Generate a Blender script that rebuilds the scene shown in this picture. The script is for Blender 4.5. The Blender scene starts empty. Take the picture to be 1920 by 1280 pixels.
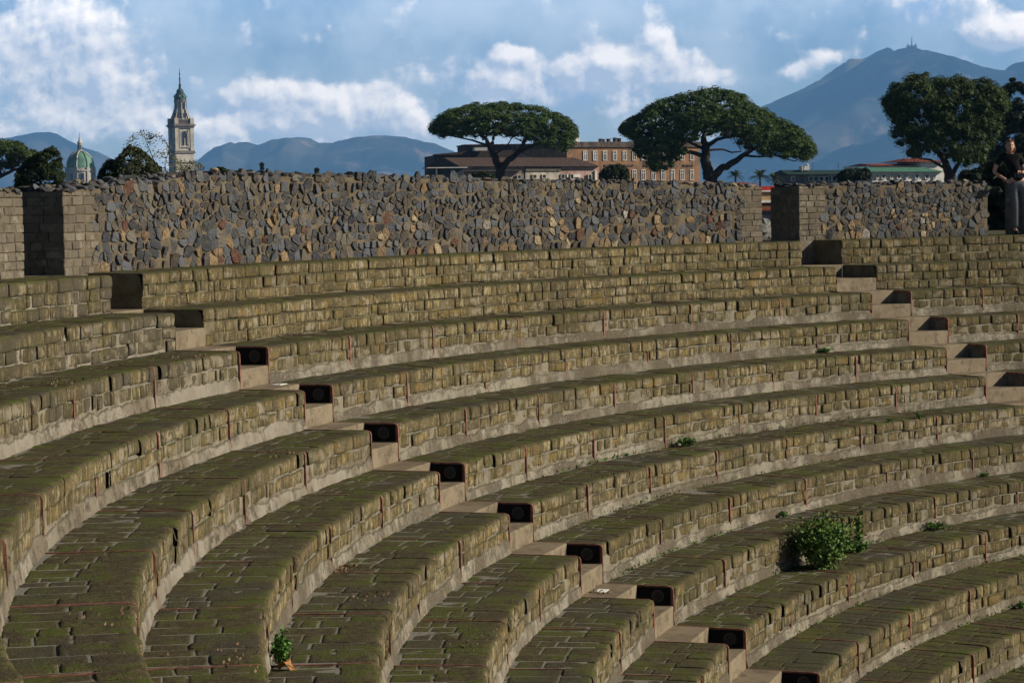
import bpy, bmesh, math, random
import numpy as np
from mathutils import Vector, Matrix

# ------------------------------------------------------------------ camera, world, sun
S = bpy.context.scene
COL = S.collection
CAM = np.array([-22.5878, 13.5740, 1.5361])
YAW, PITCH, ROLL, FPX = 1.23470, -0.06110, -0.01470, 4332.1
R0, TD, TH = 24.2520, 0.7519, 0.40          # nosing radius of seat row 0, tread depth, riser height
def _rot(y, p, r):
    f = np.array([math.sin(y)*math.cos(p), math.cos(y)*math.cos(p), math.sin(p)])
    rt = np.array([math.cos(y), -math.sin(y), 0.0]); up = np.cross(rt, f)
    return rt*math.cos(r)+up*math.sin(r), up*math.cos(r)-rt*math.sin(r), f
RT, UP, FW = _rot(YAW, PITCH, ROLL)
def W(x, y, D):
    """world point seen at photo pixel x,y (1920 wide) at forward distance D metres"""
    v = FW + RT*((x-960)/FPX) - UP*((y-640)/FPX)
    return CAM + D*v/(v[0]*math.sin(YAW)+v[1]*math.cos(YAW))
cd = bpy.data.cameras.new('camera'); cam = bpy.data.objects.new('camera', cd); COL.objects.link(cam)
cd.sensor_width = 36; cd.lens = FPX/1920*36; cd.clip_end = 90000; cd.clip_start = 0.05
M = Matrix(((RT[0], UP[0], -FW[0], CAM[0]), (RT[1], UP[1], -FW[1], CAM[1]), (RT[2], UP[2], -FW[2], CAM[2]), (0, 0, 0, 1)))
cam.matrix_world = M; S.camera = cam
S.view_settings.view_transform = 'Standard'; S.view_settings.look = 'None'
S.view_settings.exposure = 0.48; S.view_settings.gamma = 1

SUN_EL = math.radians(27); SUN_PHI = 0.27      # to-sun direction measured from -y towards +x
to_sun = Vector((math.sin(SUN_PHI)*math.cos(SUN_EL), -math.cos(SUN_PHI)*math.cos(SUN_EL), math.sin(SUN_EL)))
sd = bpy.data.lights.new('sun', 'SUN'); sd.energy = 5.0; sd.angle = math.radians(0.5); sd.color = (1.0, 0.90, 0.75)
sun = bpy.data.objects.new('sun', sd); COL.objects.link(sun)
sun.rotation_euler = to_sun.to_track_quat('Z', 'Y').to_euler()

def build_world():
    w = bpy.data.worlds.new("World"); S.world = w; w.use_nodes = True
    nt = w.node_tree; N = nt.nodes; L = nt.links
    for n in list(N): N.remove(n)
    out = N.new('ShaderNodeOutputWorld'); bg = N.new('ShaderNodeBackground'); L.new(bg.outputs[0], out.inputs[0])
    sky = N.new('ShaderNodeTexSky'); sky.sky_type = 'NISHITA'; sky.sun_disc = False
    sky.sun_elevation = SUN_EL; sky.sun_rotation = math.atan2(to_sun.x, to_sun.y)
    sky.air_density = 1.0; sky.dust_density = 0.15; sky.ozone_density = 1.6
    bg.inputs['Strength'].default_value = 0.055
    def math_(op, a, b=None, c=None):
        n = N.new('ShaderNodeMath'); n.operation = op
        for i, v in enumerate((a, b, c)):
            if v is None: continue
            if isinstance(v, (int, float)): n.inputs[i].default_value = v
            else: L.new(v, n.inputs[i])
        return n.outputs[0]
    tc = N.new('ShaderNodeTexCoord'); sp = N.new('ShaderNodeSeparateXYZ'); L.new(tc.outputs['Generated'], sp.inputs[0])
    az = math_('ARCTAN2', sp.outputs[0], sp.outputs[1])
    # cloud sheet coordinates: degrees of azimuth and elevation scaled to a common unit
    X = math_('MULTIPLY_ADD', math_('SUBTRACT', az, YAW), 43.32, 9.6)
    Y = math_('MULTIPLY_ADD', math_('ARCTAN2', sp.outputs[2], math_('SQRT', math_('SUBTRACT', 1.0, math_('MULTIPLY', sp.outputs[2], sp.outputs[2])))), -43.32, 3.75)
    cb = N.new('ShaderNodeCombineXYZ'); L.new(X, cb.inputs[0]); L.new(Y, cb.inputs[1])
    def noise(sc, det, rough, off=(0, 0, 0), out=None):
        mp = N.new('ShaderNodeVectorMath'); mp.operation = 'ADD'; L.new(cb.outputs[0], mp.inputs[0]); mp.inputs[1].default_value = off
        n = N.new('ShaderNodeTexNoise'); n.inputs['Scale'].default_value = sc; n.inputs['Detail'].default_value = det
        n.inputs['Roughness'].default_value = rough; L.new(mp.outputs[0], n.inputs['Vector']); return n.outputs['Fac']
    def lobes(lst, dx=0.0, dy=0.0):
        acc = None
        for (cx, cy, rx, ry, amp) in lst:
            a = math_('MULTIPLY', math_('SUBTRACT', X, cx+dx), 1/rx); b = math_('MULTIPLY', math_('SUBTRACT', Y, cy+dy), 1/ry)
            e = math_('EXPONENT', math_('MULTIPLY', math_('ADD', math_('MULTIPLY', a, a), math_('MULTIPLY', b, b)), -1.0))
            e = math_('MULTIPLY', e, amp)
            acc = e if acc is None else math_('ADD', acc, e)
        return acc
    white = [(.6, .6, .9, .75, .9), (1.2, .3, .5, .35, .6), (2.0, .55, .62, .62, 1.15), (2.5, 1.5, .6, .42, 1.0), (.4, 1.35, .8, .5, .8), (1.4, 1.5, .8, .6, .6), (1.2, 2.25, 1.6, .35, .8), (2.6, 2.2, .8, .3, .6),
             (4.6, 1.75, .5, .28, .85), (5.3, 1.65, .5, .22, .7), (6.0, 1.8, .8, .35, .95), (6.9, 1.95, .9, .42, 1.15), (7.7, 2.25, .6, .35, .9), (5.4, 2.3, 1.8, .28, .75), (3.9, 2.35, .6, .35, .7), (4.6, 2.7, 1.2, .12, .7),
             (9.75, 1.05, .36, .16, 1.1), (9.6, 1.5, .45, .35, .9), (10.1, 1.9, .6, .2, .5), (10.9, 1.2, .7, .26, .9), (11.6, 1.1, .4, .2, .6), (12.35, .75, .38, .42, 1.2), (12.3, 1.2, 1.0, .22, .7), (11.3, 1.5, 1.0, .24, .8), (13.3, 1.5, .8, .2, .8), (12.0, 2.0, 1.2, .35, .7), (9.2, 1.7, .4, .5, .5),
             (15.55, 1.2, .38, .18, .85), (14.9, 1.42, .3, .2, .75), (18.1, .25, .65, .42, .95), (18.4, .8, .7, .26, 1.1), (19.0, .88, .5, .28, 1.1), (14.2, .8, .6, .22, .3)]
    grey = [(1.0, 1.3, 1.5, 1.2, .5), (6.2, 2.2, 2.4, .5, .6), (11.8, 1.7, 1.9, .5, .6), (17.25, .35, .6, .32, 1.0), (10.2, 1.5, 1.3, .35, .6), (9.1, 1.4, .7, .5, .3), (4.9, 2.0, 1.2, .45, .4), (3.3, 1.4, .7, .6, .3)]
    lw = lobes(white); lw2 = lobes(white, -.16, .20); lg = lobes(grey)
    n1 = noise(1.1, 10, .56); n2 = noise(1.1, 10, .56, (.10, -.13, 0)); n3 = noise(.55, 4, .55, (4, 2, 3)); n4 = noise(5.0, 6, .6, (1, 7, 3))
    den = math_('ADD', lw, math_('MULTIPLY', math_('SUBTRACT', n1, .5), 3.1))
    ss = N.new('ShaderNodeMapRange'); ss.interpolation_type = 'SMOOTHSTEP'; L.new(den, ss.inputs[0])
    ss.inputs[1].default_value = .16; ss.inputs[2].default_value = .80
    m_w = ss.outputs[0]
    lit = math_('ADD', math_('MULTIPLY', math_('SUBTRACT', n1, n2), 2.6), math_('MULTIPLY', math_('SUBTRACT', lw, lw2), .55))      # brighter towards the sun side of each billow
    lit = math_('ADD', lit, math_('MULTIPLY', math_('SUBTRACT', n4, .5), .22))
    gd = math_('ADD', lg, math_('MULTIPLY', math_('SUBTRACT', n3, .45), 1.2))
    sg = N.new('ShaderNodeMapRange'); sg.interpolation_type = 'SMOOTHSTEP'; L.new(gd, sg.inputs[0])
    sg.inputs[1].default_value = .1; sg.inputs[2].default_value = 1.0
    veil = N.new('ShaderNodeMapRange'); veil.interpolation_type = 'SMOOTHSTEP'; L.new(noise(.5, 5, .55, (9, 3, 1)), veil.inputs[0])
    veil.inputs[1].default_value = .30; veil.inputs[2].default_value = .70; veil.inputs[4].default_value = .6
    # fade every cloud out well above the horizon band so the zenith stays clear
    fade = N.new('ShaderNodeMapRange'); L.new(sp.outputs[2], fade.inputs[0]); fade.inputs[1].default_value = .10; fade.inputs[2].default_value = .16
    fade.inputs[3].default_value = 1; fade.inputs[4].default_value = 0
    def mix(fac, a, b):
        n = N.new('ShaderNodeMix'); n.data_type = 'RGBA'
        L.new(fac, n.inputs[0])
        for i, v in ((6, a), (7, b)):
            if isinstance(v, tuple): n.inputs[i].default_value = (*v, 1)
            else: L.new(v, n.inputs[i])
        return n.outputs[2]
    K = 1/0.055
    tint = N.new('ShaderNodeMix'); tint.data_type = 'RGBA'; tint.blend_type = 'MULTIPLY'; tint.inputs[0].default_value = 1
    L.new(sky.outputs[0], tint.inputs[6]); tint.inputs[7].default_value = (*SKYTINT, 1)
    dim = N.new('ShaderNodeMapRange'); dim.interpolation_type = 'SMOOTHSTEP'; L.new(sp.outputs[2], dim.inputs[0]); dim.inputs[1].default_value = .10; dim.inputs[2].default_value = .19; dim.inputs[3].default_value = 1; dim.inputs[4].default_value = .05
    dm = N.new('ShaderNodeVectorMath'); dm.operation = 'SCALE'; L.new(tint.outputs[2], dm.inputs[0]); L.new(dim.outputs[0], dm.inputs['Scale'])
    c = mix(math_('MULTIPLY', veil.outputs[0], fade.outputs[0]), dm.outputs[0], tuple(K*v for v in CVEIL))
    c = mix(math_('MULTIPLY', sg.outputs[0], fade.outputs[0]), c, tuple(K*v for v in CGREY))
    cl = N.new('ShaderNodeMapRange'); L.new(lit, cl.inputs[0]); cl.inputs[1].default_value = -.22; cl.inputs[2].default_value = .50
    cc = mix(cl.outputs[0], tuple(K*v for v in CSHADE), tuple(K*v for v in CWHITE))
    c = mix(math_('MULTIPLY', math_('MULTIPLY', m_w, .92), fade.outputs[0]), c, cc)
    L.new(c, bg.inputs['Color'])
SKYTINT = (1.55, 1.92, 2.75)
CVEIL = (1.25, 1.36, 1.48); CGREY = (.56, .76, 1.08); CSHADE = (.96, 1.04, 1.18); CWHITE = (2.5, 2.22, 1.95)
build_world()

rng = np.random.default_rng(7); random.seed(7)

# ------------------------------------------------------------------ helpers
def tag(o, label=None, cat=None, group=None, kind=None):
    if label: o['label'] = label
    if cat: o['category'] = cat
    if group: o['group'] = group
    if kind: o['kind'] = kind
    return o
def empty(name, loc=(0, 0, 0), rz=0.0):
    o = bpy.data.objects.new(name, None); COL.objects.link(o); o.location = loc; o.rotation_euler = (0, 0, rz)
    o.empty_display_size = .2
    return o
def mk(name, V, Fs, mat, parent=None, attrs=None, smooth=True):
    """V (n,3) world coordinates; Fs list of (m,k) index arrays; linked as one object"""
    V = np.asarray(V, dtype=np.float64)
    if parent is not None:
        V = V - np.array(parent_loc(parent))
    me = bpy.data.meshes.new(name)
    Fs = [np.asarray(f, dtype=np.int64) for f in (Fs if isinstance(Fs, list) else [Fs]) if len(f)]
    nl = sum(f.size for f in Fs); nf = sum(len(f) for f in Fs)
    me.vertices.add(len(V)); me.vertices.foreach_set('co', V.astype(np.float32).ravel())
    me.loops.add(nl); me.loops.foreach_set('vertex_index', np.concatenate([f.ravel() for f in Fs]).astype(np.int32))
    tot = np.concatenate([np.full(len(f), f.shape[1]) for f in Fs]); st = np.concatenate([[0], np.cumsum(tot)[:-1]])
    me.polygons.add(nf); me.polygons.foreach_set('loop_start', st.astype(np.int32)); me.polygons.foreach_set('loop_total', tot.astype(np.int32))
    me.polygons.foreach_set('use_smooth', np.full(nf, smooth))
    me.update(calc_edges=True)
    for k, v in (attrs or {}).items():
        a = me.attributes.new(k, 'FLOAT', 'POINT'); a.data.foreach_set('value', np.asarray(v, dtype=np.float32))
    me.materials.append(mat)
    o = bpy.data.objects.new(name, me); COL.objects.link(o)
    if parent is not None: o.parent = parent
    return o
def parent_loc(p):
    l = np.array(p.location, dtype=float)
    while p.parent is not None:
        p = p.parent; l = l + np.array(p.location, dtype=float)
    return l
class MB:
    """collects world-space shapes for one mesh"""
    def __init__(s): s.v = []; s.f = {}; s.n = 0; s.a = []
    def add(s, V, F, r=None):
        V = np.asarray(V, float); F = np.asarray(F)
        s.f.setdefault(F.shape[1], []).append(F+s.n); s.v.append(V); s.n += len(V)
        s.a.append(np.full(len(V), random.random() if r is None else r) if np.ndim(r) == 0 else np.asarray(r))
    def build(s, name, mat, parent=None, smooth=False):
        return mk(name, np.concatenate(s.v), [np.concatenate(x) for x in s.f.values()], mat, parent, {'rnd': np.concatenate(s.a)}, smooth)
    def box(s, c, half, ax=None, r=None):
        ax = np.eye(3) if ax is None else ax
        c = np.asarray(c, float); V = []
        for dz in (-1, 1):
            for dx, dy in ((-1, -1), (1, -1), (1, 1), (-1, 1)):
                V.append(c+ax[0]*dx*half[0]+ax[1]*dy*half[1]+ax[2]*dz*half[2])
        s.add(V, [[0, 3, 2, 1], [4, 5, 6, 7], [0, 1, 5, 4], [1, 2, 6, 5], [2, 3, 7, 6], [3, 0, 4, 7]], r)
    def prism(s, poly, depthvec, r=None):
        """poly (n,3) outline, extruded by depthvec"""
        P = np.asarray(poly, float); n = len(P); s.add(np.concatenate([P, P+np.asarray(depthvec)]), [[i, (i+1) % n, n+(i+1) % n, n+i] for i in range(n)], r)
        s.add(P, [list(range(n))[::-1]], r); s.add(P+np.asarray(depthvec), [list(range(n))], r)
    def tube(s, pts, rad, k=8, r=None, cap=True):
        pts = np.asarray(pts, float); n = len(pts); rad = np.broadcast_to(rad, (n,)); V = []
        for i in range(n):
            d = pts[min(i+1, n-1)]-pts[max(i-1, 0)]; d = d/(np.linalg.norm(d)+1e-9)
            a = np.cross(d, [0, 0, 1.0]) if abs(d[2]) < .9 else np.cross(d, [1.0, 0, 0]); a /= np.linalg.norm(a); b = np.cross(d, a)
            for j in range(k):
                t = 2*math.pi*j/k; V.append(pts[i]+rad[i]*(a*math.cos(t)+b*math.sin(t)))
        F = [[i*k+j, i*k+(j+1) % k, (i+1)*k+(j+1) % k, (i+1)*k+j] for i in range(n-1) for j in range(k)]
        s.add(V, F, r)
        if cap: s.add(V[:k], [list(range(k))[::-1]], r); s.add(V[-k:], [list(range(k))], r)
    def lathe(s, c, prof, k=24, r=None):
        """prof list of (radius, z) ; around vertical axis through c"""
        c = np.asarray(c, float); V = []
        for (ra, z) in prof:
            for j in range(k):
                t = 2*math.pi*j/k; V.append(c+np.array([ra*math.cos(t), ra*math.sin(t), z]))
        s.add(V, [[i*k+j, i*k+(j+1) % k, (i+1)*k+(j+1) % k, (i+1)*k+j] for i in range(len(prof)-1) for j in range(k)], r)
def vnoise(P, sc, seed=0):
    """smooth value noise, -1..1, for (n,3) points"""
    p = np.asarray(P)*sc+seed*17.13; i = np.floor(p).astype(np.int64); f = p-i; f = f*f*(3-2*f)
    def h(a, b, c):
        x = (a*73856093) ^ (b*19349663) ^ (c*83492791); x = (x ^ (x >> 13))*1274126177; x = x ^ (x >> 16)
        return (x & 0xffff)/32767.5-1
    r = 0
    for dx in (0, 1):
        for dy in (0, 1):
            for dz in (0, 1):
                w = (f[..., 0] if dx else 1-f[..., 0])*(f[..., 1] if dy else 1-f[..., 1])*(f[..., 2] if dz else 1-f[..., 2])
                r = r+w*h(i[..., 0]+dx, i[..., 1]+dy, i[..., 2]+dz)
    return r
def fbm(P, sc, seed=0, o=3):
    return sum(vnoise(P, sc*2**k, seed+k)*.5**k for k in range(o))
def cyl(th, r, z):
    th, r, z = np.broadcast_arrays(th, r, z)
    return np.stack([r*np.sin(th), r*np.cos(th), z], -1)

# ------------------------------------------------------------------ materials
class NT:
    def __init__(s, name, rough=.9, spec=.2):
        s.m = bpy.data.materials.new(name); s.m.use_nodes = True; s.t = s.m.node_tree; s.N = s.t.nodes; s.L = s.t.links
        s.b = s.N['Principled BSDF']; s.b.inputs['Roughness'].default_value = rough; s.b.inputs['Specular IOR Level'].default_value = spec
        s.g = s.N.new('ShaderNodeNewGeometry'); s.pos = s.g.outputs['Position']
    def link(s, v, i):
        if isinstance(v, tuple): i.default_value = (*v, 1) if len(v) == 3 and i.type == 'RGBA' else v
        elif isinstance(v, (int, float)): i.default_value = v
        else: s.L.new(v, i)
    def noise(s, sc, det=4, rough=.6, vec=None, out='Fac'):
        n = s.N.new('ShaderNodeTexNoise'); n.inputs['Scale'].default_value = sc; n.inputs['Detail'].default_value = det; n.inputs['Roughness'].default_value = rough
        s.L.new(vec or s.pos, n.inputs['Vector']); return n.outputs[out]
    def vor(s, sc, vec=None, out='Distance', feat='F1'):
        n = s.N.new('ShaderNodeTexVoronoi'); n.feature = feat; n.inputs['Scale'].default_value = sc; s.L.new(vec or s.pos, n.inputs['Vector']); return n.outputs[out]
    def ma(s, op, a, b=0.0):
        n = s.N.new('ShaderNodeMath'); n.operation = op; s.link(a, n.inputs[0]); s.link(b, n.inputs[1]); return n.outputs[0]
    def step(s, v, lo, hi, a=0.0, b=1.0):
        n = s.N.new('ShaderNodeMapRange'); n.interpolation_type = 'SMOOTHSTEP'; s.link(v, n.inputs[0])
        for i, x in ((1, lo), (2, hi), (3, a), (4, b)): n.inputs[i].default_value = x
        return n.outputs[0]
    def mix(s, f, a, b, mode='MIX'):
        n = s.N.new('ShaderNodeMix'); n.data_type = 'RGBA'; n.blend_type = mode; s.link(f, n.inputs[0]); s.link(a, n.inputs[6]); s.link(b, n.inputs[7]); return n.outputs[2]
    def attr(s, name='rnd'):
        n = s.N.new('ShaderNodeAttribute'); n.attribute_name = name; return n.outputs['Fac']
    def ramp(s, f, stops, const=False):
        n = s.N.new('ShaderNodeValToRGB'); s.L.new(f, n.inputs[0]); e = n.color_ramp.elements
        if const: n.color_ramp.interpolation = 'CONSTANT'
        while len(e) > 1: e.remove(e[-1])
        e[0].position = stops[0][0]; e[0].color = (*stops[0][1], 1)
        for p, c in stops[1:]: x = e.new(p); x.color = (*c, 1)
        return n.outputs[0]
    def up(s):
        n = s.N.new('ShaderNodeSeparateXYZ'); s.L.new(s.g.outputs['Normal'], n.inputs[0]); return n.outputs[2]
    def bump(s, h, strength=.5, dist=.02):
        n = s.N.new('ShaderNodeBump'); n.inputs['Strength'].default_value = strength; n.inputs['Distance'].default_value = dist
        s.L.new(h, n.inputs['Height']); s.L.new(n.outputs[0], s.b.inputs['Normal'])
    def out(s, c): s.link(c, s.b.inputs['Base Color']); return s.m

def mat_block(name, ochre, mossy=.6, smear=.0, grey=.0, bright=1.0):
    t = NT(name, .95, .12); r = t.attr()
    def C(*c): return tuple(v*bright for v in c)
    base = t.ramp(r, [(0, C(.105, .080, .038)), (.2, C(.150, .118, .052)), (.4, C(.085, .070, .040)), (.55, C(.175, .138, .064)), (.7, C(.125, .092, .036) if ochre else C(.11, .09, .055)), (.85, C(.200, .165, .085)), (1, C(.10, .08, .05))])
    n1 = t.noise(9, 6, .65); n2 = t.noise(34, 5, .7); n3 = t.noise(2.3, 3, .5)
    sv = t.N.new('ShaderNodeVectorMath'); sv.operation = 'MULTIPLY'; t.L.new(t.pos, sv.inputs[0]); sv.inputs[1].default_value = (1, 1, .22)
    c = t.mix(t.step(n1, .40, .66), base, C(.070, .055, .030))
    c = t.mix(t.ma('MULTIPLY', t.step(t.noise(21, 5, .7, sv.outputs[0]), .50, .62), .75), c, C(.42, .345, .195))
    c = t.mix(t.ma('MULTIPLY', t.step(t.noise(17, 5, .7, sv.outputs[0]), .56, .66), .8), c, C(.050, .040, .022))
    if ochre: c = t.mix(t.ma('MULTIPLY', t.step(t.noise(4.2, 4, .6), .52, .64), .7), c, C(.20, .130, .040))
    c = t.mix(t.ma('MULTIPLY', t.step(n2, .5, .68), .65), c, C(.25, .215, .125))
    c = t.mix(t.ma('MULTIPLY', t.step(t.noise(55, 3, .6), .55, .66), .7), c, C(.035, .028, .016))
    if grey: c = t.mix(t.ma('MULTIPLY', t.step(n3, .4, .6), grey), c, C(.095, .082, .064))
    if smear:
        c = t.mix(t.step(t.ma('ADD', t.noise(6.5, 5, .6), t.ma('MULTIPLY', t.noise(1.1, 2, .5), .5)), .88-smear*.28, .93-smear*.28), c, C(.25, .215, .15))
    c = t.mix(t.step(t.noise(.8, 4, .6), .42, .68, .0, .5), c, (.058, .048, .032))
    # moss, lichen and dirt on upward faces
    upf = t.step(t.up(), .35, .85)
    top = t.mix(t.step(t.noise(2.6, 6, .75), .47, .56), (.054, .043, .023), (.064, .080, .013))
    top = t.mix(t.step(t.noise(13, 5, .7), .44, .64), top, (.088, .075, .034))
    top = t.mix(t.ma('MULTIPLY', t.step(t.noise(.9, 3, .6), .5, .66), .6), top, (.055, .050, .040))
    top = t.mix(t.ma('MULTIPLY', t.step(t.noise(60, 3, .7), .56, .66), .8), top, (.105, .092, .055))
    top = t.mix(t.ma('MULTIPLY', t.step(t.noise(90, 2, .5), .67, .72), .8), top, (.27, .26, .23))
    c = t.mix(t.ma('MULTIPLY', t.step(t.up(), .02, .5), t.step(t.noise(2.1, 4, .6), .35, .6, .4, .9)), c, (.050, .042, .020)); c = t.mix(upf, c, top)
    side = t.ma('MULTIPLY', t.step(t.noise(1.7, 4, .6), .45, .68), mossy)
    c = t.mix(t.ma('MULTIPLY', side, t.ma('SUBTRACT', 1.0, upf)), c, (.060, .054, .024))
    pits = t.step(t.vor(48), .0, .34); 
    h = t.ma('ADD', t.ma('MULTIPLY', t.noise(24, 8, .7), 1.0), t.ma('MULTIPLY', pits, .45))
    t.bump(h, .75, .022)
    return t.out(c)
def mat_mortar(name, col, dark, top=(.12, .115, .095)):
    t = NT(name, .95, .1)
    c = t.mix(t.step(t.noise(5, 6, .65), .38, .65), col, dark)
    c = t.mix(t.ma('MULTIPLY', t.step(t.noise(40, 4, .7), .5, .7), .5), c, tuple(v*1.4 for v in col))
    tt = t.mix(t.step(t.noise(6, 5, .6), .52, .66), top, (.055, .054, .030))
    c = t.mix(t.step(t.up(), .4, .8), c, tt)
    t.bump(t.noise(30, 6, .7), .6, .02); return t.out(c)
def mat_plaster(name, col, stain):
    t = NT(name, .93, .12)
    sc = t.N.new('ShaderNodeVectorMath'); sc.operation = 'MULTIPLY'; t.L.new(t.pos, sc.inputs[0]); sc.inputs[1].default_value = (1, 1, .55)
    c = t.mix(t.step(t.noise(1.6, 7, .7, sc.outputs[0]), .44, .56), col, stain)
    c = t.mix(t.ma('MULTIPLY', t.step(t.noise(7, 7, .75), .47, .60), .85), c, tuple(v*.38 for v in col))
    c = t.mix(t.ma('MULTIPLY', t.step(t.noise(38, 4, .7), .55, .66), .6), c, tuple(min(v*1.3, .6) for v in col))
    c = t.mix(t.ma('MULTIPLY', t.step(t.noise(.55, 4, .7), .48, .62), .7), c, stain)
    crack = t.step(t.vor(5, feat='DISTANCE_TO_EDGE'), .0, .012, 1, 0)
    c = t.mix(t.ma('MULTIPLY', crack, .5), c, (.05, .04, .03))
    c = t.mix(t.ma('MULTIPLY', t.step(t.up(), .3, .8), .8), c, (.07, .065, .045))
    t.bump(t.noise(22, 7, .7), .6, .016); return t.out(c)
def mat_simple(name, col, var=.25, rough=.85, sc=8, spec=.2, metal=0, bump=.2, dist=.01):
    t = NT(name, rough, spec); t.b.inputs['Metallic'].default_value = metal
    c = t.mix(t.step(t.noise(sc, 5, .6), .35, .65), tuple(v*(1-var) for v in col), tuple(min(1, v*(1+var)) for v in col))
    if bump: t.bump(t.noise(sc*3, 5, .6), bump, dist)
    return t.out(c)

M_BLK = mat_block('tufa_blocks', True, .60, .20, 0, 1.0)
M_BLK_UP = mat_block('yellow_tufa_blocks', True, .50, .10, 0, 1.03)
M_BLK_L = mat_block('weathered_tufa_blocks', False, .45, .18, .8, .88)
M_BLK_R = mat_block('dark_tufa_blocks', True, .8, .12, 0, .84)
M_MORT = mat_mortar('lime_mortar', (.215, .19, .14), (.11, .09, .06), (.19, .18, .15))
M_MORT_D = mat_mortar('earthy_mortar', (.085, .068, .042), (.055, .044, .028), (.05, .047, .028))
M_MORT_Y = mat_mortar('tan_mortar', (.16, .135, .085), (.09, .075, .045), (.06, .055, .03))
M_PLAS = mat_plaster('rough_plaster', (.24, .215, .165), (.10, .082, .056))
M_PLAS_L = mat_plaster('dirty_plaster', (.15, .125, .09), (.24, .215, .17))
M_DIV = mat_simple('red_divider', (.20, .088, .064), .35, .7, 14)
t_ = NT('cast_concrete_step', .85, .2)
c_ = t_.mix(t_.step(t_.noise(1.8, 6, .7), .38, .62), (.215, .172, .113), (.155, .123, .080))
c_ = t_.mix(t_.ma('MULTIPLY', t_.step(t_.noise(7, 6, .7), .50, .64), .75), c_, (.085, .066, .043))
c_ = t_.mix(t_.ma('MULTIPLY', t_.step(t_.noise(30, 4, .7), .56, .66), .6), c_, (.24, .21, .16))
t_.bump(t_.noise(35, 6, .7), .45, .008); M_STEP = t_.out(c_)
M_BLACK = mat_simple('black_box', (.004, .004, .0045), .2, .6, 5, .1, 0, 0)
M_RING = mat_simple('speaker_rubber', (.028, .027, .026), .1, .45, 5, .3, 0, 0)
M_CONE = mat_simple('speaker_cone', (.010, .011, .016), .1, .5, 5, .3, 0, 0)
M_WMORT = mat_mortar('wall_mortar', (.140, .112, .073), (.092, .073, .048), (.09, .075, .05))
M_DARKST = mat_simple('shade_dark_stone', (.02, .017, .013), .3, .95, 9, .05)  # unassigned near-black stone; shade of the stair cheeks put into its colour

def mat_rubble():
    t = NT('lava_rubble', .85, .25); r = t.attr()
    c = t.ramp(r, [(0, (.044, .048, .056)), (.14, (.066, .074, .085)), (.26, (.034, .036, .041)), (.38, (.082, .089, .100)), (.52, (.050, .050, .050)), (.60, (.080, .066, .050)),
                   (.68, (.060, .050, .040)), (.75, (.125, .112, .090)), (.83, (.27, .19, .105)), (.90, (.20, .13, .065)), (.945, (.085, .030, .022)), (.965, (.38, .31, .19)), (.99, (.30, .29, .26))], True)
    c = t.mix(t.ma('MULTIPLY', t.step(t.noise(13, 6, .7), .48, .68), .6), c, (.115, .095, .066))
    por = t.ma('MULTIPLY', t.step(r, .815, .82), t.step(t.noise(45, 4, .7), .45, .58))
    c = t.mix(t.ma('MULTIPLY', por, .75), c, (.09, .05, .02))
    c = t.mix(t.ma('MULTIPLY', t.step(t.noise(60, 3, .6), .52, .66), .35), c, (.15, .145, .135))
    t.bump(t.noise(26, 7, .7), .7, .02); return t.out(c)
M_RUB = mat_rubble()
def mat_brick():
    t = NT('grey_tuff_brick', .92, .15); r = t.attr()
    c = t.ramp(r, [(0, (.115, .095, .068)), (.3, (.150, .125, .090)), (.6, (.095, .080, .060)), (1, (.175, .150, .108))])
    c = t.mix(t.step(t.noise(10, 6, .65), .45, .68), c, (.085, .070, .050))
    c = t.mix(t.ma('MULTIPLY', t.step(t.noise(4, 5, .7), .55, .68), .7), c, (.24, .215, .165))
    t.bump(t.noise(30, 7, .7), .6, .012); return t.out(c)
M_BRICK = mat_brick()

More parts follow.
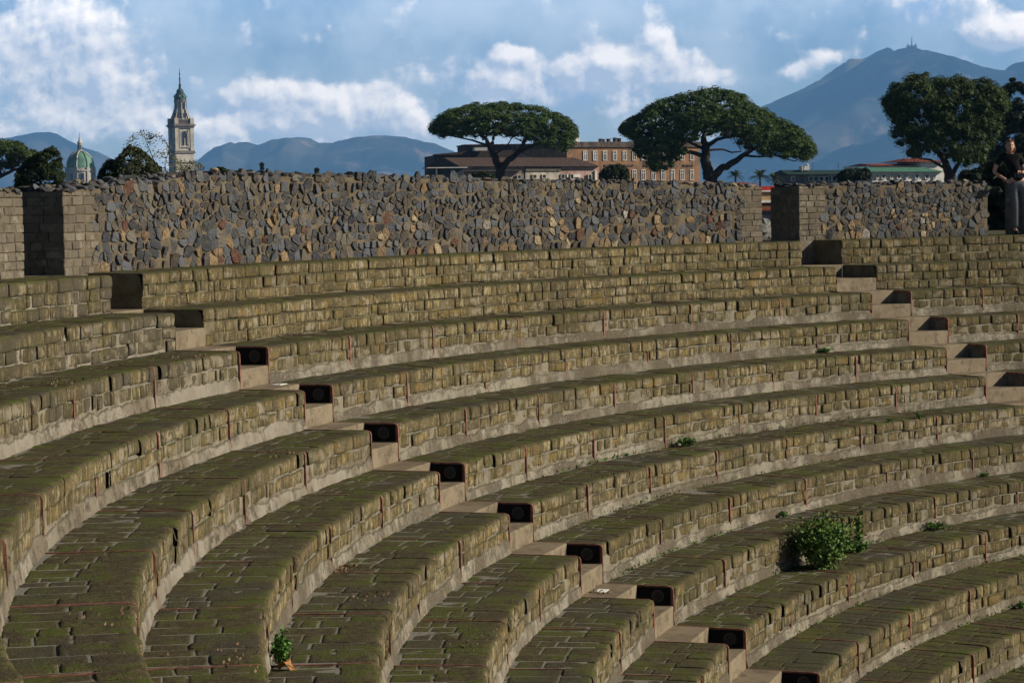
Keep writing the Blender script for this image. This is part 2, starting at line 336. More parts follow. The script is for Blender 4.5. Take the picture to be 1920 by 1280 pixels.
# ------------------------------------------------------------------ seat rows
def Rk(t): return R0-TD*t
def Zk(t): return -TH*t
def edges(t):
    tt = t if t > -1 else t*.6
    return dict(L0=-.0298-.0026*tt, R0=-.0008*tt, S0=.5883+.0013*tt, S1=.6239+.0024*tt)
U = np.array([0, .03, .09, .38, .62, .91, .97, 1.0])
UI = np.array([.013, .002, .0, 0, 0, .0, .002, .013])
def cuts(L, widths, seed):
    g = np.random.default_rng(5000+seed); ws = []
    while sum(ws) < L: ws.append(g.uniform(*widths))
    return np.array(ws)*L/sum(ws)
def course(R, Z, th0, th1, widths, prof, gap=.012, jit=.007, seed=0, ra=None, rb=None, ws=None):
    """a curved course of rounded blocks; prof rows = (dr, dz, top weight, front weight)"""
    g = np.random.default_rng(1000+seed)
    L = (th1-th0)*R
    if ws is None: ws = cuts(L, widths, seed)
    s = np.concatenate([[0], np.cumsum(ws)])
    n = len(ws); prof = np.array(prof); nv = len(prof)
    a = (s[:-1]+gap*g.uniform(.3, 1.0, n))[:, None]; b = (s[1:]-gap*g.uniform(.3, 1.0, n))[:, None]
    ss = a+(b-a)*U[None]                                     # n,8
    rnd = np.clip(g.uniform(.5, 1.6, n)*np.where(g.random(n) < .15, 1.8, 1), 0, 3)
    fr = g.normal(0, jit, n); tp = np.clip(g.normal(0, jit*.35, n), -.004, .006); tl = g.normal(0, .014, n); hj = g.normal(0, .007, n)
    dr = prof[None, None, :, 0]+(UI[None, :]*rnd[:, None])[:, :, None]*prof[None, None, :, 3]*1.1+fr[:, None, None]*prof[None, None, :, 3]+tl[:, None, None]*(U[None, :, None]-.5)*prof[None, None, :, 3]
    dz = prof[None, None, :, 1]-(UI[None, :]*rnd[:, None])[:, :, None]*prof[None, None, :, 2]*(np.where(prof[None, None, :, 0] < .12, .8, .5) if ra is None else .5)+tp[:, None, None]*prof[None, None, :, 2]+hj[:, None, None]*prof[None, None, :, 3]*(prof[None, None, :, 1] < -.10)
    if ra is not None: dr = ra[:, None, None]+(rb-ra)[:, None, None]*dr      # profile given as fraction of the radial span
    if ra is None and rb is not None:                                         # stretch the back of an edge block
        f_ = np.clip((prof[:, 0]-.10)/.245, 0, 1.0)[None, None, :]; dr = np.where(f_ > 0, .10+f_*(rb[:, None, None]-.10), dr)
    S_ = np.broadcast_to(ss[:, :, None], dr.shape)
    P = cyl(th0+S_/R, R+dr, Z+dz)
    nz = fbm(P.reshape(-1, 3), 9, seed, 3).reshape(dr.shape)
    nz2 = vnoise(P.reshape(-1, 3), 3.3, seed+5).reshape(dr.shape)
    amp = .007
    dr = dr+(nz*amp+nz2*.006)*(.4+.6*prof[None, None, :, 3]); dz = dz+(nz*amp*.45)*prof[None, None, :, 2]
    P = cyl(th0+(S_+vnoise(P.reshape(-1, 3), 11, seed+9).reshape(dr.shape)*.006)/R, R+dr, Z+dz)
    idx = (np.arange(n)[:, None, None]*8*nv+np.arange(8)[None, :, None]*nv+np.arange(nv)[None, None, :])
    F = np.stack([idx[:, :-1, :-1], idx[:, :-1, 1:], idx[:, 1:, 1:], idx[:, 1:, :-1]], -1).reshape(-1, 4)
    rr = np.repeat(g.random(n), 8*nv)
    return P.reshape(-1, 3), F, rr
HEAD = [(.345, -.014, 1, 0), (.335, -.001, 1, 0), (.32, 0, 1, 0), (.2, 0, 1, 0), (.10, 0, 1, .1), (.032, -.002, .9, .3), (.011, -.010, .6, .6), (.002, -.030, .2, 1), (0, -.085, 0, 1), (.001, -.118, 0, 1), (.004, -.138, 0, 1), (.016, -.145, 0, 1), (.034, -.147, 0, 1)]
SEC = [(.034, -.149, 0, 1), (.012, -.152, 0, 1), (.004, -.160, 0, 1), (.002, -.185, 0, 1), (.002, -.23, 0, 1), (.004, -.266, 0, 1), (.012, -.275, 0, 1), (.034, -.278, 0, 1)]
HEAD3 = [(r, z*.95, a, b) for r, z, a, b in HEAD]
SEC3 = [(r, -.141+(z+.149)*.98, a, b) for r, z, a, b in SEC]
THI3 = [(r, -.271+(z+.149)*.99, a, b) for r, z, a, b in SEC]
def sweep(th0, th1, sec, step=.02, cap=True):
    n = max(2, int((th1-th0)/step)+1); th = np.linspace(th0, th1, n); sec = np.array(sec); k = len(sec)
    P = cyl(th[:, None], sec[None, :, 0], sec[None, :, 1]).reshape(-1, 3)
    i = np.arange(n-1)[:, None]; j = np.arange(k)[None]; j2 = (j+1) % k
    F = np.stack([i*k+j, i*k+j2, (i+1)*k+j2, (i+1)*k+j], -1).reshape(-1, 4)
    return P, F, [list(range(k))[::-1], list(range((n-1)*k, n*k))]
ORD = ['topmost', 'second', 'third', 'fourth', 'fifth', 'sixth', 'seventh', 'eighth', 'ninth', 'tenth', 'eleventh', 'twelfth', 'thirteenth', 'fourteenth', 'fifteenth', 'sixteenth']
def divider(t, th, parent):
    R, Z = Rk(t), Zk(t); w = .010/R
    sec = np.array([(R+TD-.004, Z-.03), (R+TD-.004, Z+.003), (R+.05, Z+.003), (R+.006, Z-.010), (R-.007, Z-.035), (R-.013, Z-TH-.002), (R+.05, Z-TH-.002), (R+.05, Z-.03)])
    wob = np.array([0, 0, .3, .3, .2, 0, 0, 0])*.01/R*random.uniform(-1, 1)
    V = np.concatenate([cyl(th-w+wob, sec[:, 0], sec[:, 1]), cyl(th+w+wob, sec[:, 0], sec[:, 1])])
    F = [[i, (i+1) % 8, 8+(i+1) % 8, 8+i] for i in range(8)]
    top = [[8, 9, 10, 11], [11, 12, 13, 14]]
    # side faces split into quads so the L outline stays concave-safe
    side = [[0, 1, 2, 7], [2, 3, 4, 7], [4, 5, 6, 7]]
    F += side+[[8+a for a in q[::-1]] for q in side]
    mk('divider_strip', V, [np.array(F)], M_DIV, parent, {'rnd': np.full(16, random.random())}, False)
def seat_row(t, th0, th1, divs, wedge, first):
    R, Z = Rk(t), Zk(t); mid = (th0+th1)/2
    loc = cyl(mid, R, Z-TH); o = empty('stone_seat_row', tuple(loc))
    names = {'left': 'left of the loudspeaker stairway', 'middle': 'between the two stairways', 'right': 'right of the far stairway'}
    look = {'left': 'weathered stone seating', 'middle': 'mossy tufa seating', 'right': 'dark mossy seating'}
    tag(o, '%s row of %s %s, counting down from the wall' % (ORD[t+2], look[wedge], names[wedge]), 'stone seating', 'curved stone seat rows %s' % names[wedge])
    upper = t < 0
    sd_ = (t+5)*7+{'left': 0, 'middle': 1, 'right': 2}[wedge]
    mb = M_BLK; mm = M_MORT; mp = M_PLAS
    if wedge == 'left' and t < 1: mb, mp = M_BLK_L, M_PLAS_L
    if wedge == 'left' and t in (1, 2): mp = M_PLAS_L
    if wedge == 'right': mb = M_BLK_R
    if wedge == 'middle' and t in (4, 5, 6, 7): mb = M_BLK_R if t > 4 else M_BLK
    if upper: mm = M_MORT_Y if wedge != 'left' else M_PLAS_L; mb = {'left': M_BLK_L, 'middle': M_BLK_UP, 'right': M_BLK_R}[wedge]
    if t >= 7: mm = M_MORT_Y if t > 7 else M_MORT
    # core
    mq = .012 if t < 7 and not upper else .018
    sec = [(R+mq, Z-TH-.03), (R+mq, Z-.148), (R+.030, Z-.138), (R+.055, Z-.040), (R+.11, Z-.006), (R+.80, Z-.006), (R+.80, Z-TH-.03)]
    P, F, caps = sweep(th0+.0004, th1-.0004, sec)
    nzc = fbm(P, 7, sd_, 3)[:, None]*.006; rad = P[:, :2]/np.linalg.norm(P[:, :2], axis=1)[:, None]
    top_ = P[:, 2] > Z-.05; P[:, :2] += rad*nzc*.6; P[:, 2] += nzc[:, 0]*.30*top_
    mk('mortar_bed', P, [F, np.array(caps)], mm, o, {'rnd': np.full(len(P), .5)}, False)
    wj = (.20, .42) if upper else (.16, .33)
    hw = cuts((th1-th0)*R, wj, sd_); gs = np.random.default_rng(sd_+77); spl = gs.uniform(.26, .50, len(hw))
    hp = HEAD3 if upper else HEAD
    gp = .008 if upper else .008
    if t >= 6: gp = .013
    P, F, r = course(R, Z, th0, th1, wj, hp, gp, .010 if t >= 4 else .007, sd_, rb=spl, ws=hw)
    if wedge == 'left': P[:, 2] += 0
    mk('edge_blocks', P, [F], mb, o, {'rnd': r})
    P, F, r = course(R, Z, th0, th1, (.12, .32), SEC3 if upper else SEC, .012, .006, sd_+300)
    if upper:
        P2, F2, r2 = course(R, Z, th0, th1, (.2, .38), THI3, .010, .005, sd_+600)
        F = np.concatenate([F, F2+len(P)]); P = np.concatenate([P, P2]); r = np.concatenate([r, r2])
    mk('facing_blocks', P, [F], mb, o, {'rnd': r})
    # paving of the seat top
    Ps = []; Fs = []; rs = []; n0 = 0
    pr = [(1, -.014, 1, 0), (.975, -.001, 1, 0), (.93, 0, 1, 0), (.5, 0, 1, 0), (.07, 0, 1, 0), (.025, -.001, 1, 0), (0, -.014, 1, 0)]
    two = gs.random(len(hw)) < .35; out_ = TD-gs.uniform(0, .07, len(hw))*(gs.random(len(hw)) < .7)*(t < 8); m2 = np.where(two, spl+(TD-spl)*gs.uniform(.4, .6, len(hw)), out_)
    for ra, rb, sel in ((spl+.005, np.where(two, m2-.004, out_), np.ones(len(hw), bool)), (m2+.005, out_, two)):
        P, F, r = course(R, Z-.002, th0, th1, wj, pr, .016 if t < 7 else .010, .004, sd_+900, ra=ra, rb=rb, ws=hw)
        if not sel.all():
            vs = np.repeat(sel, 8*len(pr)); fs = np.repeat(sel, 7*(len(pr)-1)); mp_ = np.cumsum(vs)-1; P = P[vs]; r = r[vs]; F = mp_[F[fs]]
        Ps.append(P); Fs.append(F+n0); rs.append(r*.8+.1 if sel.all() else 1-r); n0 += len(P)
    mk('paving_blocks', np.concatenate(Ps), [np.concatenate(Fs)], mb, o, {'rnd': np.concatenate(rs)})
    if not upper:
        n = int((th1-th0)*R/.022); th = np.linspace(th0, th1, n)
        q = cyl(th, R, Z); zt = -.290+.020*fbm(q, 4.2, sd_, 4)+.050*np.clip(fbm(q, 1.3, sd_+3, 2), -.4, .8)+.014*fbm(q, 21, sd_+4, 2)
        if wedge == 'left': zt = zt+.012
        pr = [(.045, 0), (.004, -.004), (-.005, -.028), (-.010, None), (-.020, -TH-.01)]
        rows = []
        for dr, dz in pr:
            z = zt+dz if (dz is not None and dz > -.2) else (np.full(n, dz) if dz is not None else (zt-TH)/2)
            p = cyl(th, R+dr, Z+z); w_ = fbm(p, 6, sd_+8, 4)*.011; rr = (R+dr+w_)
            rows.append(cyl(th, rr, Z+z))
        P = np.stack(rows, 1).reshape(-1, 3); k = len(pr); i = np.arange(n-1)[:, None]; j = np.arange(k-1)[None]
        F = np.stack([i*k+j, i*k+j+1, (i+1)*k+j+1, (i+1)*k+j], -1).reshape(-1, 4)
        mk('plaster_base', P, [F], mp, o)
        for d in divs:
            if th0 < d < th1: divider(t, d, o)
        # edge strips at the stairways
        if wedge in ('middle', 'right'): divider(t, th0+.0002, o)
        if wedge in ('left', 'middle'): divider(t, th1-.0002, o)
    return o

NT_ROWS = range(-2, 13)
for t in NT_ROWS:
    e = edges(t)
    left = [e['L0']-.0302-.0605-.0903*k for k in range(12)]
    left[0] = -.1205-.0009*max(0, t)**1.2; left = [left[0]-.0899*k for k in range(11)]
    if t <= 4: mid = [.0838*k-.0016*t*(1-k/14) for k in range(1, 7)]
    else: mid = [.0998*k-.009-.0012*(t-5) for k in range(1, 6)]
    right = [e['S1']+.065+.084*k for k in range(7)]
    seat_row(t, -1.12, e['L0'], left, 'left', t == -2)
    seat_row(t, e['R0'], e['S0'], mid, 'middle', False)
    seat_row(t, e['S1'], 1.12, right, 'right', False)

# stairways
def step_block(t, r0, r1, ztop, zbot, a0, a1, parent):
    """solid bevelled concrete step between radii r0<r1 and angles a0<a1; world coordinates"""
    b = .012; n = 5
    def ring(ins, z, rr0, rr1): 
        return [cyl(a0+ins/r0, rr0, z), cyl(a1-ins/r0, rr0, z), cyl(a1-ins/r0, rr1, z), cyl(a0+ins/r0, rr1, z)]
    V = ring(.002, zbot, r0, r1)+ring(.002, ztop-b, r0, r1)+ring(.004, ztop-b*.3, r0+b*.3, r1)+ring(.010, ztop, r0+b, r1)
    F = []
    for l in range(3):
        for i in range(4): F.append([l*4+i, l*4+(i+1) % 4, (l+1)*4+(i+1) % 4, (l+1)*4+i])
    F.append([12, 13, 14, 15]); F.append([3, 2, 1, 0])
    mk('step', np.array(V), [np.array(F)], M_STEP, parent, {'rnd': np.full(16, random.random())}, False)
def stairway(kl, kr, label):
    e = edges(3); m = (e[kl]+e[kr])/2
    o = empty('stairway', tuple(cyl(m, Rk(12), Zk(13)))); tag(o, label, 'stairway', 'concrete stairways between the seat rows')
    for t in range(0, 13):
        e = edges(t); R, Z = Rk(t), Zk(t)
        step_block(t, R-.004, R+TD/2+.06, Z-TH/2, Z-TH-.02, e[kl], e[kr], o)
        step_block(t, R+TD/2, R+TD+.06, Z+.002, Z-TH-.02, e[kl], e[kr], o)
    e = edges(-1); step_block(-1, Rk(-1)-.004, Rk(-1)+TD+.05, Zk(-1)-TH/2, Zk(-1)-TH-.02, e[kl], e[kr], o)
    e = edges(-2); step_block(-2, Rk(-2)-.004, Rk(-2)+TD+.05, Zk(-2)-TH, Zk(-2)-TH*2, e[kl], e[kr], o)
    e = edges(-2); a0, a1 = e[kl]-.004, e[kr]+.004
    V = [cyl(a, r, z) for z in (.30, .788) for a, r in ((a0, RW_-.05), (a1, RW_-.05), (a1, RW_+.72), (a0, RW_+.72))]
    mk('threshold', np.array(V), [np.array([[3, 2, 1, 0], [4, 5, 6, 7], [0, 1, 5, 4], [1, 2, 6, 5], [2, 3, 7, 6], [3, 0, 4, 7]])], M_BRICK, o, {'rnd': np.full(8, .3)}, False)
    return o
RW_ = 26.49
stairway('L0', 'R0', 'straight flight of beige concrete steps with loudspeakers in its side, rising to the left doorway')
stairway('S0', 'S1', 'straight flight of beige concrete steps with slanting shadows, rising to the right doorway')

# loudspeakers sunk in the stair sides (black box front with round driver)
def loudspeaker(t, key, label, group, driver=True):
    e = edges(t); R, Z = Rk(t), Zk(t); a = e[key]
    rm = R+.20; c = cyl(a, rm, Z-.103)
    tang = np.array([math.cos(a), -math.sin(a), 0]); radv = np.array([math.sin(a), math.cos(a), 0]); upv = np.array([0, 0, 1.])
    o = empty('loudspeaker', tuple(c)); tag(o, label, 'loudspeaker', group)
    mb = MB(); mb.box(c-tang*.004, (.007, .178, .088), (tang, radv, upv)); mb.build('box_front', M_BLACK, o)
    k = 28
    def disc(r0, r1, off0, off1, mat, name):
        V = []
        cc = c-radv*.045
        for (r, of) in ((r0, off0), (r1, off1)):
            for j in range(k):
                q = 2*math.pi*j/k; V.append(cc+radv*r*math.cos(q)+upv*r*math.sin(q)-tang*of)
        mk(name, np.array(V), [np.array([[j, (j+1) % k, k+(j+1) % k, k+j] for j in range(k)])], mat, o)
    if driver: disc(.066, .046, .014, .018, M_RING, 'driver_ring')
    if driver: disc(.045, .002, .0165, .0125, M_CONE, 'driver_cone')
for t in range(0, 9):
    loudspeaker(t, 'R0', 'black loudspeaker with round driver in the left stairway side, %s from the top' % ORD[t], 'loudspeakers in the left stairway side')
# number cards lying on the left stairway
for (t, th, dr, lab) in ((1, -.006, .56, 'white paper card lying at the top of the left stairway'), (6, -.0275, .62, 'white paper card lying low on the left stairway')):
    R = Rk(t); c = cyl(th-.001*0, R+dr, Zk(t)+.0045)
    tang = np.array([math.cos(th), -math.sin(th), 0]); radv = np.array([math.sin(th), math.cos(th), 0])
    o = empty('paper_card', tuple(c)); tag(o, lab, 'card')
    mb = MB(); mb.box(c+np.array([0, 0, .002]), (.09, .055, .0025), (tang, radv, np.array([0, 0, 1.]))); mb.build('sheet', mat_simple('white_card', (.72, .72, .68), .05, .7, 4, .2, 0, 0), o)
    mb = MB()
    for k in range(3): mb.box(c+tang*(-.02+.02*k)+radv*(.004*(k % 2))+np.array([0, 0, .0056]), (.006, .012, .0007), (tang, radv, np.array([0, 0, 1.])))
    mb.build('smudge', M_CONE, o)

# ------------------------------------------------------------------ ground
def ring(name, r0, r1, z0, z1, mat, n=96):
    a = np.linspace(0, 2*math.pi, n, endpoint=False)
    P = np.concatenate([cyl(a, r0, z0), cyl(a, r1, z1)])
    F = np.array([[j, (j+1) % n, n+(j+1) % n, n+j] for j in range(n)])
    return tag(mk(name, P, [F], mat, None, None, False), kind='structure')
t_ = NT('dry_ground', .95, .1)
gc = t_.mix(t_.step(t_.noise(.35, 5, .6), .4, .6), (.07, .06, .035), (.045, .06, .02))
M_GROUND = t_.out(t_.mix(t_.step(t_.noise(6, 5, .6), .45, .65), gc, (.11, .09, .06)))
gnd_r = [26.45, 27.6, 60, 400, 3000, 16000]; gnd_z = [.776, .776, .60, -3, -22, -30]
a = np.linspace(0, 2*math.pi, 120, endpoint=False); P = np.concatenate([cyl(a, r, z) for r, z in zip(gnd_r, gnd_z)])
F = np.array([[l*120+j, l*120+(j+1) % 120, (l+1)*120+(j+1) % 120, (l+1)*120+j] for l in range(len(gnd_r)-1) for j in range(120)])
tag(mk('ground', P, [F], M_GROUND, None, None, False), kind='structure')
a = np.linspace(0, 2*math.pi, 120, endpoint=False); P = np.concatenate([[[0, 0, Zk(13)+.005]], cyl(a, Rk(12)+.3, Zk(13)+.005)])
tag(mk('orchestra_floor', P, [np.array([[0, 1+j, 1+(j+1) % 120] for j in range(120)])], M_GROUND, None, None, False), kind='structure')
# sill strip closing the walk behind the top row at the doorways

# ------------------------------------------------------------------ rubble walls
RW = 26.49; WTH = .68; ZB = .775
TOPX = [-.6, -.065, -.0494, -.0151, .0138, .0449, .0806, .121, .2022, .2932, .3846, .476, .5534, .5783, .6108, .6347, .7019, .7683, .9, 1.2]
TOPZ = [1.66, 1.71, 1.71, 1.71, 1.74, 1.80, 1.865, 1.915, 1.885, 1.86, 1.80, 1.765, 1.725, 1.70, 1.70, 1.705, 1.715, 1.715, 1.70, 1.70]
def ztop(th): return np.interp(th, TOPX, TOPZ)
def clip_poly(poly, p, nrm):
    out = []; n = len(poly)
    d = [(q[0]-p[0])*nrm[0]+(q[1]-p[1])*nrm[1] for q in poly]
    for i in range(n):
        a, b = poly[i], poly[(i+1) % n]; da, db = d[i], d[(i+1) % n]
        if da <= 0: out.append(a)
        if (da < 0 < db) or (db < 0 < da):
            t = da/(da-db); out.append((a[0]+(b[0]-a[0])*t, a[1]+(b[1]-a[1])*t))
    return out
def rubble(th0, th1, seed, parent, brick_l, brick_r):
    """irregular stones bedded in the face; brick_* = widths in m left free for the block piers"""
    g = np.random.default_rng(seed); s0 = th0*RW; s1 = th1*RW
    pts = []; z = ZB+.03; 
    while z < 2.0:
        hrow = g.uniform(.065, .140)
        x = s0-.1+g.uniform(0, .1)
        while x < s1+.1:
            w = (.08+.13*g.random()**1.3)*(.85+hrow*1.6); pts.append((x+w/2, z+hrow/2+g.uniform(-.03, .03), w, hrow)); x += w
        z += hrow*.93
    pts = np.array(pts); pts = pts[g.random(len(pts)) > .20]; V = []; F3 = []; F4 = []; A = []; nv = 0
    for i, (x, y, w, h) in enumerate(pts):
        yt = float(ztop(x/RW))
        if y > yt+.0: continue
        tooth = .06*math.sin(y*23)+.05*math.sin(y*61+1)
        if x < s0+.05 or x > s1-.05: continue
        if x < s0+brick_l+tooth or x > s1-brick_r+tooth: continue
        d = np.hypot(pts[:, 0]-x, pts[:, 1]-y); nb = [j for j in np.argsort(d)[1:14] if d[j] < .5]
        hb = g.uniform(.075, .125); poly = [(x-hb*1.1, y-hb), (x+hb*1.1, y-hb), (x+hb*1.1, y+hb), (x-hb*1.1, y+hb)]
        for j in nb:
            dx, dy = pts[j, 0]-x, pts[j, 1]-y; L = math.hypot(dx, dy)
            poly = clip_poly(poly, (x+dx*.5-dx/L*.007, y+dy*.5-dy/L*.007), (dx/L, dy/L))
            if len(poly) < 3: break
        if len(poly) < 3: continue
        P = np.array(poly)
        # drop near-duplicate corners, cut sharp ones
        Q = []
        for k in range(len(P)):
            a, b = P[k], P[(k+1) % len(P)]
            if np.hypot(*(b-a)) > .03: Q += [a+(b-a)*.13, a+(b-a)*.87]
        if len(Q) < 5: continue
        Q = np.array(Q); c = Q.mean(0); n = len(Q)
        Q = c+(Q-c)*g.choice([.72, .86, .95, 1.02, 1.06], p=[.1, .2, .3, .25, .15])
        pr = g.uniform(.014, .036); tx, ty = g.normal(0, .16, 2)
        Q[:, 1] = np.maximum(Q[:, 1], ZB+.004)
        rings = [(1.0, -.012), (.99, pr*.55), (.93, pr*.95), (.5, pr*1.02)]
        vs = []
        for sc, dep in rings:
            q = c+(Q-c)*sc+g.normal(0, .0028, Q.shape); dd = dep+((q-c)@np.array([tx, ty]))*(dep > pr*.6)+g.normal(0, .0035, n)*(dep > 0)
            vs.append(cyl(q[:, 0]/RW, RW-dd, q[:, 1]))
        vs.append(cyl(np.array([c[0]/RW]), RW-pr*1.1, np.array([c[1]])))
        vs = np.concatenate(vs)
        for l in range(3):
            for k in range(n): F4.append([nv+l*n+k, nv+l*n+(k+1) % n, nv+(l+1)*n+(k+1) % n, nv+(l+1)*n+k])
        for k in range(n): F3.append([nv+3*n+k, nv+3*n+(k+1) % n, nv+4*n])
        u = g.random()
        frac = (y-ZB)/max(.3, yt-ZB)
        if frac > .55 and u > .8: u *= g.uniform(.55, 1.0)
        if frac < .14 and u < .6 and g.random() < .5: u = g.uniform(.5, .93)
        V.append(vs); A.append(np.full(len(vs), u)); nv += len(vs)
    mk('rubble_stones', np.concatenate(V), [np.array(F4), np.array(F3)], M_RUB, parent, {'rnd': np.concatenate(A)}, False)
def rock(g, c, sx, sy, sz, ax):
    """angular low rock: jittered cube-sphere (faces flat)"""
    base = np.array([(x, y, z) for x in (-1, 0, 1) for y in (-1, 0, 1) for z in (-1, 0, 1) if (x, y, z) != (0, 0, 0)], float)
    return base
ICO_V = None
def ico():
    global ICO_V, ICO_F
    if ICO_V is None:
        bm = bmesh.new(); bmesh.ops.create_icosphere(bm, subdivisions=2, radius=1.0)
        ICO_V = np.array([v.co[:] for v in bm.verts]); ICO_F = np.array([[v.index for v in f.verts] for f in bm.faces]); bm.free()
    return ICO_V, ICO_F
def coping(th0, th1, seed, parent):
    g = np.random.default_rng(seed); iv, jf = ico(); mb = MB()
    s = th0*RW
    while s < th1*RW:
        for row in range(4):
            th = (s+g.uniform(-.05, .05))/RW; th = min(max(th, th0+.003), th1-.003)
            r = RW+.05+row*.17+g.uniform(-.05, .05); sz = g.uniform(.018, .040); sx = g.uniform(.045, .09)
            v = iv.copy(); v = np.sign(v)*np.abs(v)**.75
            for _ in range(3):
                nrm = g.normal(size=3); nrm /= np.linalg.norm(nrm); dd = v@nrm; v = v-np.outer(np.maximum(dd-.62, 0), nrm)
            v = v*np.array([sx, g.uniform(.05, .09), sz])
            a = g.uniform(0, 3.1); tl = g.normal(0, .45)
            v = v@np.array([[math.cos(tl), 0, math.sin(tl)], [0, 1, 0], [-math.sin(tl), 0, math.cos(tl)]])
            v = v@np.array([[math.cos(a), math.sin(a), 0], [-math.sin(a), math.cos(a), 0], [0, 0, 1]])
            c = cyl(th, r, float(ztop(th))+g.uniform(-.018, .012)+(.0 if row == 0 else .005)+(.02 if g.random() < .05 else 0))
            mb.add(v+c, jf, g.uniform(0, .80) if g.random() < .94 else .97)
        s += g.uniform(.09, .15)
    mb.build('coping_rocks', M_RUB, parent, False)
def brick_pier(th0, th1, zt, parent, seed, tooth=0, nm='block_pier'):
    """coursed blocks, front face and both cheeks; th0..th1 full pier"""
    g = np.random.default_rng(seed); mb = MB(); z = ZB; row = 0
    while z < zt-.02:
        h = g.uniform(.088, .104); h = min(h, zt-z); a = th0*RW; e = th1*RW
        if tooth > 0: e += (row % 2)*.10+g.uniform(-.02, .04)
        if tooth < 0: a -= (row % 2)*.10+g.uniform(-.02, .04)
        L = e-a; nb = max(1, int(round(L/g.uniform(.17, .24)))); cut = np.sort(np.concatenate([[0, L], (np.arange(1, nb)+g.uniform(-.2, .2, nb-1))*L/nb]))
        for x0, x1 in zip(cut[:-1], cut[1:]):
            pr = g.uniform(.014, .024); gp = .005; c0, c1 = a+x0+gp*(x0 > 0), a+x1-gp*(x1 < L)
            ring_ = []
            for ins, dep in ((0, -.15), (0, pr-.008), (.007, pr), ):
                q = np.array([(c0+ins, z+gp+ins), (c1-ins, z+gp+ins), (c1-ins, z+h-gp-ins), (c0+ins, z+h-gp-ins)])
                q = q+g.normal(0, .0018, q.shape); ring_.append(cyl(q[:, 0]/RW, RW-dep, q[:, 1]))
            V = np.concatenate(ring_); F = [[l*4+i, l*4+(i+1) % 4, (l+1)*4+(i+1) % 4, (l+1)*4+i] for l in range(2) for i in range(4)]+[[8, 9, 10, 11]]
            mb.add(V, F)
        z += h; row += 1
    mb.build(nm, M_BRICK, parent, False)
def cheek(th, side, zt, parent, seed):
    """coursed blocks on the end face of a wall (side -1: faces decreasing angle)"""
    g = np.random.default_rng(seed); mb = MB(); z = ZB; 
    tang = np.array([math.cos(th), -math.sin(th), 0]); radv = np.array([math.sin(th), math.cos(th), 0])
    while z < zt-.02:
        h = min(g.uniform(.088, .104), zt-z); L = WTH; nb = 3; cut = np.sort(np.concatenate([[0.0, L], (np.arange(1, nb)+g.uniform(-.25, .25, nb-1))*L/nb]))
        for x0, x1 in zip(cut[:-1], cut[1:]):
            c = radv*(RW+(x0+x1)/2)+tang*RW*0+tang*side*.004; c = radv*(RW+(x0+x1)/2)+tang*side*.004; c[2] = z+h/2
            mb.box(c, (.010+g.uniform(0, .006), (x1-x0)/2-.005, h/2-.005), (tang, radv, np.array([0, 0, 1.])))
        z += h
    mb.build('jamb_blocks', M_BRICK, parent, False)
def wall(th0, th1, label, seed, bl, br, jl, jr):
    m = (th0+th1)/2; o = empty('rubble_wall', tuple(cyl(m, RW, ZB))); tag(o, label, 'wall', 'rubble walls along the top of the seating')
    n = int((th1-th0)/.003)+2; th = np.linspace(th0, th1, n); zt = ztop(th)-.012+.012*fbm(cyl(th, RW, 1), 4, seed)
    zt[0] -= .0; rows = []
    nz = 18
    P = []
    for i in range(n):
        zz = np.linspace(ZB-.02, zt[i], nz)
        P.append(np.concatenate([cyl(th[i], RW-.007+.011*fbm(cyl(th[i], RW, zz), 6, seed), zz), cyl(th[i], [RW+WTH]*2, [zt[i], ZB-.02])]))
    k = nz+2; P = np.concatenate(P); i = np.arange(n-1)[:, None]; j = np.arange(k)[None]; j2 = (j+1) % k
    F = np.stack([i*k+j, (i+1)*k+j, (i+1)*k+j2, i*k+j2], -1).reshape(-1, 4)
    mk('mortar_core', P, [F, np.array([list(range(k)), list(range((n-1)*k, n*k))[::-1]])], M_WMORT, o, None, False)
    rubble(th0, th1, seed, o, bl, br)
    if bl: brick_pier(th0-.0006, th0+(bl-.04)/RW, float(ztop(th0))-.01, o, seed+1, 1); cheek(th0, -1, float(ztop(th0))-.02, o, seed+2)
    if br: brick_pier(th1-(br-.04)/RW, th1+.0006, float(ztop(th1))-.01, o, seed+3, -1); cheek(th1, 1, float(ztop(th1))-.02, o, seed+4)
    coping(th0, th1, seed+5, o)
    return o
wall(-.30, -.0494, 'short stretch of block and rubble wall at the far left, left of the left doorway', 11, 0, .55, 0, 1)
wall(-.0151, .5783, 'long dark lava rubble wall between the two doorways', 21, .68, .42, 1, 1)
wall(.6108, .7683, 'short rubble wall right of the right doorway, ending beside the standing person', 31, .52, 0, 1, 1)
wall(.803, 1.15, 'rubble wall at the right edge behind the standing person', 41, .3, 0, 1, 0)
# loose weathered block course lying on top of the door piers
def mat_leaf(name, c0, c1, c2=None, rough=.7):
    t = NT(name, rough, .25); r = t.attr()
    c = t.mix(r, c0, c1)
    if c2: c = t.mix(t.step(t.noise(.6, 3, .6), .5, .65), c, c2)
    t.b.inputs['Subsurface Weight'].default_value = 0
    return t.out(c)
M_PINE = mat_leaf('pine_needles', (.020, .044, .008), (.105, .160, .028), (.055, .098, .016))
M_PINE2 = mat_leaf('young_pine_needles', (.020, .038, .008), (.09, .130, .026), (.05, .08, .015))
M_DARKL = mat_leaf('dark_evergreen', (.008, .016, .005), (.030, .048, .012))
M_SHRUB = mat_leaf('shrub_leaves', (.014, .028, .008), (.042, .062, .016))
M_YEL = mat_leaf('sparse_yellow_leaves', (.08, .085, .03), (.20, .19, .09))
M_WEED = mat_leaf('weed_leaves', (.030, .085, .014), (.10, .21, .032))
M_WEEDD = mat_leaf('dark_weed_leaves', (.035, .085, .014), (.14, .23, .04))
M_PALM = mat_leaf('palm_fronds', (.03, .05, .015), (.10, .13, .06))
